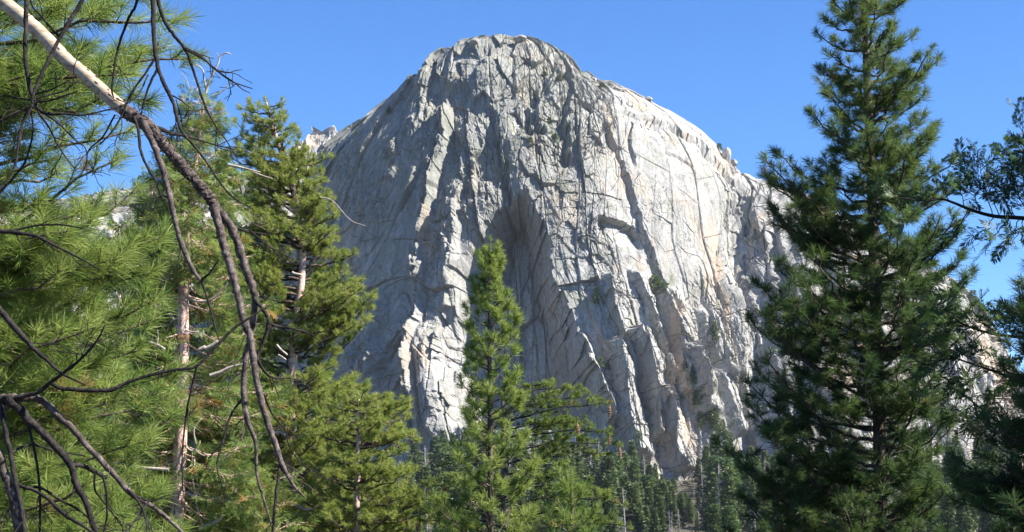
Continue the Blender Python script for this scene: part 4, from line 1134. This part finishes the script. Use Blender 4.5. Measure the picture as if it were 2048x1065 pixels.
T = Tree('overhanging_pine', -500, 7.0, 'nearly black bare twigs hanging straight down from above the picture', seed=22)
T.root['label'] = 'dark bare twiggy boughs hanging down over the peeled leaning trunk'
T.root['category'] = 'dead tree'
rng = T.rng
W = Wood(); px_branch(W, T, [(-505, 1800, 40), (-505, 900, 38), (-500, 200, 35), (-495, -500, 30), (-490, -900, 26)], 0, 0, 12)
W.build('trunk', M_BARK, T.root)
W = Wood(); px_branch(W, T, [(-495, -560, 18), (-200, -330, 15), (60, -200, 12), (300, -130, 9), (420, -110, 5)], 0, 0, 8)
W.build('branch', M_BARK_DARK, T.root)
OB = [
    [(60, -198, 7), (54, -60, 6), (52, 30, 5.5), (50, 90, 5.5), (53, 140, 5.5), (60, 175, 5.5), (70, 205, 5), (82, 222, 4.5), (100, 228, 4), (130, 228, 3), (170, 230, 2.4), (228, 217, 1.6)],
    [(215, -160, 7), (190, -60, 6), (165, 0, 5.5), (140, 42, 5.5), (116, 82, 5), (98, 118, 5), (82, 152, 4.5), (68, 185, 4), (62, 215, 3.5), (40, 262, 3), (30, 330, 2.5), (0, 380, 2)],
    [(302, -128, 8), (304, -40, 6.5), (306, 30, 6), (308, 80, 5.6), (313, 120, 5.5), (320, 148, 5), (334, 180, 5), (346, 205, 4.5), (355, 240, 4), (366, 266, 3.6), (395, 300, 3), (420, 335, 2.6), (445, 372, 2.2), (470, 398, 1.8), (505, 418, 1)],
    [(314, -126, 6), (314, -20, 5), (324, 30, 4.6), (344, 66, 4.4), (370, 98, 4.2), (384, 135, 3.4), (396, 170, 3), (410, 212, 2.4), (430, 250, 2), (455, 285, 1.6), (480, 330, 1)],
    [(370, 97, 3.4), (398, 110, 2.8), (428, 137, 2.4), (462, 162, 2), (490, 173, 1.4), (505, 178, 1)],
    [(372, 100, 3), (405, 118, 2.4), (440, 146, 2), (468, 165, 1.6), (486, 180, 1.2), (500, 186, .8)],
    [(430, 139, 1.8), (455, 146, 1.6), (470, 142, 1.4), (484, 140, .8)],
    [(395, 108, 1.8), (415, 114, 1.4), (428, 118, .8)],
    [(278, -140, 5), (276, -10, 3.8), (258, 35, 3.6), (242, 78, 3.4), (232, 115, 3), (227, 150, 2.8), (224, 180, 2.6), (227, 196, 1.6)],
    [(313, 112, 3.4), (290, 148, 3), (268, 178, 3), (254, 205, 2.6), (244, 230, 2.4), (225, 262, 2), (200, 290, 1.4)],
    [(315, 138, 3.2), (298, 172, 3), (288, 205, 2.6), (282, 230, 1.8)],
    [(296, 150, 2), (280, 185, 1.8), (268, 202, 1)],
    [(345, 192, 2.2), (360, 200, 1.8), (376, 212, 1.2), (388, 220, .8)], [(352, 200, 1.8), (358, 220, 1.4), (364, 232, .8)],
    [(120, 76, 3.2), (80, 30, 2.4), (62, 6, 2), (56, -60, 2)], [(66, 190, 3), (96, 182, 2.4), (118, 172, 1.8), (140, 160, 1)], [(68, 198, 3), (100, 190, 2.4), (128, 182, 1.8), (160, 160, 1)],
    [(72, 205, 2.8), (100, 202, 2.4), (130, 192, 1.8), (155, 183, 1)], [(60, 200, 2.8), (30, 196, 2.4), (8, 192, 2), (-30, 200, 2)], [(64, 215, 3), (50, 230, 2.4), (42, 260, 2), (40, 300, 1.4)],
    [(75, 222, 3.4), (98, 255, 2.6), (110, 280, 2), (128, 310, 1.6), (150, 340, 1)], [(90, 228, 3), (120, 250, 2.4), (150, 280, 1.8), (172, 300, 1.4), (174, 360, 1)],
    [(230, 230, 2.4), (205, 275, 2.2), (178, 300, 1.8), (172, 330, 1.4), (160, 355, 1)], [(60, 215, 3), (66, 260, 2.4), (52, 320, 3), (30, 352, 3), (0, 384, 3), (-40, 420, 3)]]
for pix in OB:
    W = Wood(); q = px_branch(W, T, pix, 0, rng.uniform(-.25, .25), 7, 6, 0.06, rng, 0.85, 0.06)
    twigs_on(W, T, q, rng, int(rng.integers(1, 4)), .14, 0.0022, .35, .35)
    W.build('branch', M_BARK_DARK, T.root)

T = Tree('bare_pine', -560, 8.0, 'dark bare forking boughs low in the corner in front of the broad pine', seed=23)
T.root['category'] = 'dead tree'
rng = T.rng
W = Wood(); px_branch(W, T, [(-560, 1600, 34), (-560, 900, 32), (-555, 200, 28), (-550, -300, 22)], 0, 0, 12)
W.build('trunk', M_BARK, T.root)
HB = [
    [(-555, 830, 16), (-300, 815, 14), (-100, 802, 12), (-20, 798, 11), (20, 797, 10), (60, 795, 8.5), (85, 803, 8), (112, 828, 8), (150, 864, 7.5), (188, 908, 7), (222, 942, 6.5), (262, 988, 6), (305, 1014, 5), (352, 1052, 4), (380, 1085, 3.5)],
    [(10, 797, 10), (35, 815, 10), (55, 838, 10), (90, 872, 9), (130, 914, 8), (145, 942, 8), (155, 975, 7.5), (175, 1012, 7), (196, 1085, 6.5)],
    [(140, 930, 5.5), (165, 932, 5), (190, 944, 5), (212, 956, 4)], [(206, 952, 3), (213, 985, 2.8), (214, 1030, 2.4), (206, 1075, 2)], [(190, 946, 2.6), (190, 980, 2.2), (214, 1012, 2), (245, 1055, 1.4)],
    [(4, 800, 7), (8, 845, 6), (20, 905, 5.5), (32, 970, 5), (44, 1020, 5), (50, 1085, 5)], [(48, 826, 4), (64, 880, 3.2), (75, 935, 3), (80, 1000, 2.8), (79, 1085, 2.4)],
    [(30, 796, 6), (75, 786, 5), (100, 766, 4.5), (132, 742, 4), (165, 715, 3), (195, 680, 2.4), (210, 650, 1.4)],
    [(98, 766, 4.5), (128, 778, 4.8), (180, 781, 5), (222, 780, 5), (258, 764, 4), (305, 750, 3.6), (350, 740, 3.4), (392, 733, 3.4), (430, 695, 3.4), (468, 657, 3.2), (505, 632, 2.4), (540, 610, 1)],
    [(394, 733, 2.8), (384, 775, 2.4), (374, 820, 2.2), (368, 870, 2), (364, 920, 1.8), (366, 985, 1)],
    [(-200, 480, 8), (-60, 560, 7.5), (0, 622, 7), (30, 656, 6.5), (62, 692, 5.5), (95, 722, 4), (125, 748, 3), (170, 770, 1.6)],
    [(-180, 430, 7), (-40, 458, 6.5), (20, 464, 5.5), (70, 472, 4), (110, 492, 3), (150, 512, 2.4), (200, 540, 1.4)], [(20, 463, 3), (70, 452, 2.6), (120, 450, 2.2), (170, 458, 1.4)],
    [(258, 982, 3), (280, 1008, 2.6), (292, 1040, 2.4), (296, 1085, 2)], [(262, 988, 2.4), (300, 1003, 2), (325, 995, 1.6), (332, 990, 1)], [(300, 1000, 2), (272, 1040, 2.4), (245, 1075, 2)],
    [(24, 905, 3), (60, 890, 2.6), (110, 902, 2.4), (170, 912, 2)], [(40, 972, 4), (85, 990, 3.6), (130, 1030, 4.5), (170, 1055, 3), (220, 1090, 2)], [(45, 978, 3), (80, 976, 3), (120, 1000, 3), (160, 1022, 2.4), (190, 1050, 1.2)],
    [(-60, 860, 14), (-10, 900, 12), (12, 955, 11), (28, 1005, 10), (40, 1085, 10)]]
for pix in HB:
    W = Wood(); q = px_branch(W, T, pix, 0, rng.uniform(-.25, .25), 8, 6, 0.06, rng, 0.92, 0.06)
    twigs_on(W, T, q, rng, int(rng.integers(1, 5)), .17, 0.0026, .15, .3)
    W.build('branch', M_ROUGH if pix[0][2] > 11 else M_BARK_DARK, T.root)
# ------------------------------------------------------------------ the forest below the cliff
def far_conifer(name, rng, H, Rr, dens, taper, droop, mat, n_card, gap=0.0):
    """a conifer of unit kind: trunk plus a crown of many small needle clumps set along boughs"""
    root = bpy.data.objects.new(name, None); COL.objects.link(root)
    w = Wood(); w.add([(0, 0, -1.5), (0.1, 0, H * .5), (0, 0.1, H * 0.98)], [H * .013, H * .008, .04], 7)
    w.build('trunk', M_BARK, root)
    P_, D_, L_, T_ = [], [], [], []
    z = H * rng.uniform(0.10, 0.2)
    while z < H * 0.985:
        t = (z / H)
        rr = Rr * (1 - t) ** taper * rng.uniform(0.75, 1.15) + 0.25
        nb = int(rng.integers(5, 8))
        a0 = rng.uniform(0, 6)
        tone = rng.normal(0.5, 0.12)
        for j in range(nb):
            if rng.random() < gap: continue
            a = a0 + j * 2 * PI / nb + rng.normal(0, .3); r_ = rr * rng.uniform(0.55, 1.12)
            n = max(4, int(n_card * r_ * dens))
            u = rng.uniform(0.12, 1, n) ** 0.7
            zz = z - droop * r_ * u + 0.22 * droop * r_ * u * u + rng.normal(0, .16, n)
            sp = rng.normal(0, 0.16 * r_ + .1, n)
            P_.append(np.stack([np.cos(a) * r_ * u - np.sin(a) * sp, np.sin(a) * r_ * u + np.cos(a) * sp, zz], -1))
            D_.append(np.stack([np.cos(a) + rng.normal(0, .5, n), np.sin(a) + rng.normal(0, .5, n), rng.normal(-.15, .5, n)], -1))
            T_.append(np.clip(rng.normal(tone, .15, n), 0, 1))
        z += rng.uniform(0.45, 0.85) * (0.6 + 0.4 * (1 - t))
    p = np.vstack(P_); d = np.vstack(D_); d /= np.linalg.norm(d, axis=1, keepdims=True); tt = np.concatenate(T_)
    m = len(p); l = rng.uniform(0.45, 0.95, m) * (0.7 + 0.02 * H); a, b = perp_frame(d); th = rng.uniform(0, 6.3, m)
    s = (np.cos(th)[:, None] * a + np.sin(th)[:, None] * b) * (l * rng.uniform(.16, .3, m))[:, None]
    tip = p + d * l[:, None]; mid = p + d * (l * .45)[:, None]
    V = np.stack([p, mid + s, tip, mid - s], 1).reshape(-1, 3); i = np.arange(m) * 4
    mesh_np('crown', V, [np.stack([i, i + 1, i + 2, i + 3], -1)], mat, root, {'tint': np.repeat(tt, 4)})
    return root, H

def snag(name, rng, H, nb, twig):
    root = bpy.data.objects.new(name, None); COL.objects.link(root)
    w = Wood(); lean = rng.normal(0, .03 * H, 2)
    w.add([(0, 0, -1), (lean[0] * .4, lean[1] * .4, H * .5), (lean[0], lean[1], H)], [H * .012, H * .008, .05], 7)
    w.build('trunk', M_SNAG, root)
    w = Wood()
    for i in range(nb):
        t = rng.uniform(.2, .97); a = rng.uniform(0, 6.3); L = H * .16 * (1.05 - t) * rng.uniform(.4, 1.2) + .4
        dead_twigs(rng, w, (lean[0] * t, lean[1] * t, H * t), (math.cos(a), math.sin(a), rng.normal(-.15, .25)), L, .05, twig, .8)
    if nb: w.build('dead_crown', M_SNAG, root)
    return root, H

frng = np.random.default_rng(77)
PROTO = {
    'fir': [far_conifer('forest_fir', frng, 27, 4.0, 1.0, .85, .35, M_FIR, 13), far_conifer('forest_fir', frng, 24, 3.2, 1.1, .7, .40, M_FIR, 14), far_conifer('forest_fir', frng, 30, 3.6, .9, .75, .30, M_FIR, 13, .1)],
    'pine': [far_conifer('forest_pine', frng, 26, 4.6, .8, .5, .1, M_NEEDLE_DARK, 12, .22), far_conifer('forest_pine', frng, 22, 4.2, .9, .55, .05, M_NEEDLE_DARK, 12, .18)],
    'thin': [far_conifer('thin_fir', frng, 26, 2.2, .8, .6, .35, M_FIR, 12, .25)],
    'snag': [snag('grey_snag', frng, 24, 60, 2), snag('grey_snag', frng, 20, 45, 1), snag('grey_snag', frng, 22, 70, 2)],
    'pole': [snag('broken_pole', frng, 17, 0, 0)],
    'shrub': [far_conifer('ledge_shrub', frng, 9, 3.4, 1.1, .5, .1, M_FIR, 12, .1), far_conifer('ledge_pine', frng, 12, 3.0, 1.0, .6, .2, M_FIR, 12, .1)],
}
used = set()
def plant(kind, k, loc, h, label, group, cat='tree', wide=1.0):
    root, H = PROTO[kind][k]
    if (kind, k) not in used: used.add((kind, k)); o = root
    else: o = copy_tree(root)
    s = h / H
    o.location = loc; o.scale = (s * wide, s * wide, s); o.rotation_euler = (0, 0, frng.uniform(0, 6.28))
    return tag(o, label, cat, group)
def ground_pt(px, Y):
    x = float(P(px, 900, Y).x); return (x, Y, float(ground_z(np.array(x), np.array(Y))))

def where(px):
    for lim, s in [(330, 'glimpsed behind the broad pine'), (560, 'glimpsed behind the cedar'), (800, 'behind the olive pine'), (905, 'in the shaded corner of the cliff foot'), (1085, 'behind the young pine'), (1195, 'behind the cone pine boughs'),
                   (1285, 'below the freestanding pillars'), (1350, 'below the white cliff toe'), (1420, 'at the lowest tip of the cliff'), (1500, 'below the wooded gully'), (1600, 'beside the edge of the tall pine'), (1800, 'seen through the tall pine'), (9999, 'below the broken shoulder')]:
        if px < lim: return s
def size(h): return 'tall' if h > 25 else 'middling' if h > 19 else 'short'
LOOK = {'fir': 'dark dense fir', 'pine': 'olive open pine', 'thin': 'thin ragged fir', 'snag': 'bare grey snag'}
def forest(kind, px, top, Y, k=None):
    g = ground_pt(px, Y); h = P(px, top, Y).z - g[2]
    if h < 8: return
    h = min(h, 34)
    k = int(frng.integers(0, len(PROTO[kind]))) if k is None else k
    row = 'against the rock' if Y > 930 else 'in mid forest' if Y > 760 else 'near forest edge'
    plant(kind, k, g, h, f"{size(h)} {LOOK[kind]} {row} {where(px)}", 'far forest trees below the cliff', 'tree', frng.uniform(0.95, 1.9) if kind != 'snag' else 1.1)
for px, top, Y in [(1186, 905, 850), (1204, 925, 830), (1228, 915, 850), (1252, 935, 820), (1272, 940, 840), (1296, 945, 850), (1312, 975, 800), (1334, 985, 820), (1404, 925, 860), (1424, 918, 870), (1440, 950, 820), (1462, 960, 830), (1500, 955, 820), (1118, 930, 820), (1150, 940, 800)]:
    g = ground_pt(px, Y); h = min(30, P(px, top, Y).z - g[2])
    plant('snag', int(frng.integers(0, 3)), g, h, f"{size(h)} bleached snag {where(px)}", 'far forest trees below the cliff', 'dead tree', 1.5)
# trees one can pick out
for kind, px, top, Y in [('fir', 872, 868, 930), ('fir', 886, 838, 950), ('fir', 862, 905, 900), ('fir', 905, 862, 940), ('pine', 845, 915, 880), ('fir', 925, 880, 930), ('fir', 1130, 850, 950), ('fir', 1165, 862, 930),
                         ('snag', 1196, 872, 900), ('snag', 1176, 900, 880), ('snag', 1240, 905, 870), ('fir', 1264, 880, 930), ('fir', 1284, 925, 900), ('snag', 1290, 908, 880), ('fir', 1322, 948, 930), ('fir', 1338, 960, 900), ('snag', 1356, 960, 880), ('snag', 1386, 965, 890),
                         ('fir', 1412, 890, 940), ('pine', 1432, 862, 960), ('fir', 1452, 880, 950), ('snag', 1418, 945, 880), ('pine', 1478, 900, 930), ('fir', 1500, 890, 940), ('thin', 1470, 940, 860), ('fir', 1530, 900, 930), ('snag', 1520, 985, 850), ('thin', 1400, 930, 900), ('pine', 1370, 985, 850), ('fir', 1300, 960, 850), ('pine', 1250, 960, 850), ('fir', 1215, 940, 870), ('fir', 1352, 972, 905), ('pine', 1368, 985, 880), ('fir', 1384, 990, 870), ('fir', 1400, 955, 900), ('pine', 1360, 985, 820), ('fir', 1378, 995, 800), ('fir', 1395, 985, 830), ('pine', 1345, 990, 760), ('fir', 1372, 1010, 740), ('fir', 1405, 1000, 760), ('fir', 1425, 960, 850), ('fir', 1445, 930, 900), ('pine', 1490, 925, 900)]:
    forest(kind, px, top, Y)
g = ground_pt(1311, 800); plant('pole', 0, g, P(1311, 992, 800).z - g[2], 'pale broken pole standing alone in the far forest', 'far forest trees below the cliff', 'dead tree', 1.6)
tops = interp([(0, 900), (1, 900)])
def topline(px): return float(np.interp(px, [0, 300, 600, 700, 840, 900, 1000, 1100, 1200, 1260, 1330, 1385, 1430, 1500, 1600, 1750, 1900, 2050], [880, 880, 900, 930, 900, 868, 862, 860, 875, 898, 945, 985, 890, 900, 905, 900, 890, 885]))
for Y, n, dtop in [(970, 50, 0), (925, 56, 8), (870, 58, 16), (800, 58, 28), (720, 56, 42), (640, 50, 60), (560, 44, 80), (480, 30, 104)]:
    for i in range(n):
        px = 760 + (2030 - 760) * (i + frng.uniform(0.05, .95)) / n
        if 1600 < px < 1850 and frng.random() < .45: continue
        if Y > 940 and 1350 < px < 1395: continue
        kind = frng.choice(['fir', 'pine', 'thin', 'snag'], p=[.47, .25, .14, .14])
        forest(kind, px, topline(px) + dtop + frng.normal(0, 20), Y + frng.uniform(-25, 25))
for px, top, Y in [(1346, 955, 925), (1358, 964, 915), (1367, 958, 930), (1376, 968, 905), (1386, 962, 925), (1394, 955, 935), (1404, 942, 930), (1414, 930, 925), (1362, 985, 860), (1381, 992, 850)]:
    forest('fir' if px % 2 else 'pine', px, top, Y)
for i in range(46):
    px = frng.uniform(1290, 1600); forest(frng.choice(['fir', 'pine', 'thin'], p=[.5, .35, .15]), px, topline(px) + frng.uniform(8, 60), frng.uniform(640, 920))
for i in range(24):
    px = frng.uniform(-20, 740); forest(frng.choice(['fir', 'pine']), px, topline(px) + frng.normal(20, 30), frng.uniform(760, 900))

# ------------------------------------------------------------------ bushes and small pines on the ledges
for px, py, h, k, s, wide, lab in [
    (1192, 612, 13, 1, 0, .9, 'small dark pine on a ledge above the freestanding pillars'), (1312, 588, 13, 0, 0, 1.3, 'round dark bush under the arched crack on the pale slab'), (1326, 590, 9, 0, 0, 1, 'lesser bush beside the round one under the arched crack'),
    (1430, 682, 14, 1, 0, 1.0, 'dark small pine in the groove at the foot of the smooth slab'), (1378, 790, 13, 1, 0, 1.1, 'topmost dark pine in the wooded gully'), (1394, 815, 15, 1, 0, 1.2, 'bushy pine in the middle of the wooded gully'), (1412, 838, 15, 1, 0, 1.2, 'thick pine low in the wooded gully'),
    (1370, 745, 10, 1, 0, 1.1, 'pine high at the head of the wooded gully'), (1386, 772, 14, 1, 0, 1.2, 'broad pine near the head of the wooded gully'), (1408, 805, 16, 1, 0, 1.2, 'dark pine on the sunny side of the wooded gully'), (1420, 850, 17, 1, 0, 1.3, 'big pine low in the wooded gully'), (1402, 862, 14, 1, 0, 1.2, 'dense pine at the shaded wall of the gully'), (1446, 880, 14, 1, 0, 1.2, 'pine where the gully opens onto the forest'), (1455, 905, 15, 1, 0, 1.3, 'thick pine at the mouth of the gully'),
    (1428, 868, 17, 1, 0, 1.2, 'lowest dark pine of the wooded gully'), (1362, 800, 9, 0, 0, 1, 'low shrub beside the wooded gully'), (1236, 862, 13, 1, 0, 1.1, 'dark pine between the two freestanding pillars'), (1200, 735, 7, 0, 0, 1.2, 'shrub behind the leftmost lit pillar'), (1215, 742, 6, 0, 0, 1.2, 'small shrub beside the pillar top'),
    (1278, 895, 11, 1, 0, 1, 'small pine at the foot of the tallest pillar'), (1465, 855, 10, 0, 0, 1, 'scrubby bush on pale ledges below the slab'), (1120, 162, 5, 0, 0, 2, 'flat green shrub on the ledge below the summit'), (1090, 152, 4, 0, 0, 1.8, 'low shrub on the upper summit ledge'), (1110, 280, 5, 0, 0, 1.6, 'shrub under the square block high on the face'),
    (1060, 285, 4.5, 0, 0, 1.6, 'low shrub left of the square block'), (1108, 470, 4, 0, 0, 1.5, 'tiny bush at the top of the shaded corner'), (1100, 245, 4, 0, 0, 1.5, 'tiny shrub in the broken blocks'), (1205, 175, 4, 0, 0, 2.2, 'dark low shrub between boulders on the sunny skyline'), (1270, 192, 3, 0, 0, 2, 'small dark shrub on the sunny skyline'), (1112, 104, 3, 0, 0, 1.8, 'dark shrub on the skyline just below the summit'),
    (1438, 300, 6, 0, 0, 1.4, 'dark bush beside the standing skyline block'), (846, 142, 6.5, 1, 0, 1.0, 'upper lone pine on the shaded skyline'), (775, 224, 7, 1, 0, 1.3, 'lower lone pine on the shaded skyline'), (712, 272, 4, 0, 0, 1.4, 'small bush on the shaded skyline'), (812, 190, 3, 0, 0, 1.4, 'tiny bush between the two lone skyline pines'),
    (1945, 602, 8, 0, 1, 1.5, 'bush on the crest of the broken shoulder'), (1965, 625, 7, 0, 1, 1.4, 'second bush lower on the shoulder crest'), (1930, 640, 6, 0, 1, 1.3, 'bush below the crest of the broken shoulder')]:
    loc = on_rock(px, py, s) + np.array([0, 0.6, -0.5])
    plant('shrub', k, loc, h, lab, 'bushes and small pines rooted on the rock', 'bush' if k == 0 else 'tree', wide)

# ------------------------------------------------------------------ loose boulders on the skyline
def boulder(px, py, w, h, s, label, seed):
    rg = np.random.default_rng(seed)
    nu, nv = 28, 18
    u, v = np.meshgrid(np.linspace(0, 2 * PI, nu, endpoint=False), np.linspace(0.02, PI - .02, nv))
    d = np.stack([np.sin(v) * np.cos(u), np.sin(v) * np.sin(u), np.cos(v)], -1)
    r = np.full(u.shape, 9.0)
    for k in range(16):                                # a convex stone cut by random planes
        n = rg.normal(size=3); n /= np.linalg.norm(n); c = rg.uniform(.72, 1.0)
        dn = (d * n).sum(-1); r = np.minimum(r, np.where(dn > .08, c / np.maximum(dn, .08), 9))
    r = np.minimum(r, 1.15)
    V = (d * r[..., None] * np.array([w / 2, w / 2, h / 2])).reshape(-1, 3)
    i = np.arange(nu * nv).reshape(nv, nu); j = np.roll(i, -1, axis=1)
    o = mesh_np('boulder', V, [np.stack([i[:-1], i[1:], j[1:], j[:-1]], -1).reshape(-1, 4)], M_ROCK)
    o.location = on_rock(px, py, s) + np.array([0, 0, h * .25])
    return tag(o, label, 'boulder', 'loose boulders along the skyline')
for k, (px, py, w, h, s, lab) in enumerate([
    (1186, 162, 5, 4, 0, 'upper of the pale boulders on the sunny skyline shoulder'), (1196, 170, 5.5, 4.5, 0, 'rounded pale boulder just under the upper one'), (1232, 181, 4, 4, 0, 'paler upright boulder beside the dark skyline shrub'), (1243, 183, 5, 3.5, 0, 'squat boulder at the end of the skyline shrub'),
    (1298, 201, 5, 3.6, 0, 'lone dark boulder perched on the sunny skyline'), (1453, 322, 7, 13, 0, 'tall pale block standing on the sunny skyline'), (1470, 330, 5, 6, 0, 'shorter block leaning by the tall standing block'), (1040, 84, 10, 6, 0, 'wide boulder capping the summit'), (1010, 88, 6, 4, 0, 'small boulder beside the summit cap'), (950, 88, 7, 4.5, 0, 'flat boulder at the shaded end of the summit')]):
    boulder(px, py, w, h, s, lab, 900 + k)

# ------------------------------------------------------------------ brush under the far trees
br = np.random.default_rng(5)
nb = 2600
bx = br.uniform(-330, 360, nb); by = br.uniform(430, 1000, nb); bz = ground_z(bx, by)
n = 16
pp = np.repeat(np.stack([bx, by, bz], -1), n, 0); sz = np.repeat(br.uniform(.8, 2.6, nb), n); m = nb * n
pp = pp + br.normal(0, 1, (m, 3)) * sz[:, None] * np.array([.8, .8, .35]) + np.array([0, 0, .5]) * sz[:, None]
d = br.normal(0, 1, (m, 3)); d[:, 2] = np.abs(d[:, 2]); d /= np.linalg.norm(d, axis=1, keepdims=True); a, b = perp_frame(d)
l = sz * br.uniform(.5, 1, m); wv = a * (l * .3)[:, None]
V = np.stack([pp, pp + d * (l * .5)[:, None] + wv, pp + d * l[:, None], pp + d * (l * .5)[:, None] - wv], 1).reshape(-1, 3); i = np.arange(m) * 4
M_BRUSH = leaf_mat('brush_leaves', [(0.0, (0.035, 0.045, 0.022)), (0.5, (0.08, 0.09, 0.045)), (1.0, (0.20, 0.17, 0.12))], 0.15)
o = mesh_np('undergrowth', V, [np.stack([i, i + 1, i + 2, i + 3], -1)], M_BRUSH, None, {'tint': np.repeat(np.repeat(br.uniform(0, 1, nb), n), 4)})
tag(o, 'low grey green brush covering the slope under the far forest', 'undergrowth', kind='stuff')
# ------------------------------------------------------------------ the air between here and the cliff
hv = np.array([[x, y, z] for x in (-1400.0, 1400.0) for y in (-60.0, 1560.0) for z in (-30.0, 470.0)])
hf = np.array([[0, 1, 3, 2], [4, 6, 7, 5], [0, 4, 5, 1], [2, 3, 7, 6], [0, 2, 6, 4], [1, 5, 7, 3]])
hm = bpy.data.materials.new('thin_air'); hm.use_nodes = True
ht = hm.node_tree; ht.nodes.clear()
ho = ht.nodes.new('ShaderNodeOutputMaterial'); hp = ht.nodes.new('ShaderNodeVolumePrincipled')
hp.inputs['Density'].default_value = 0.000028; hp.inputs['Color'].default_value = (0.80, 0.88, 1.0, 1); hp.inputs['Anisotropy'].default_value = 0.1
ht.links.new(hp.outputs[0], ho.inputs['Volume'])
tag(mesh_np('haze', hv, [hf], hm), 'thin blue air between the near pines and the cliff', 'haze', kind='stuff')
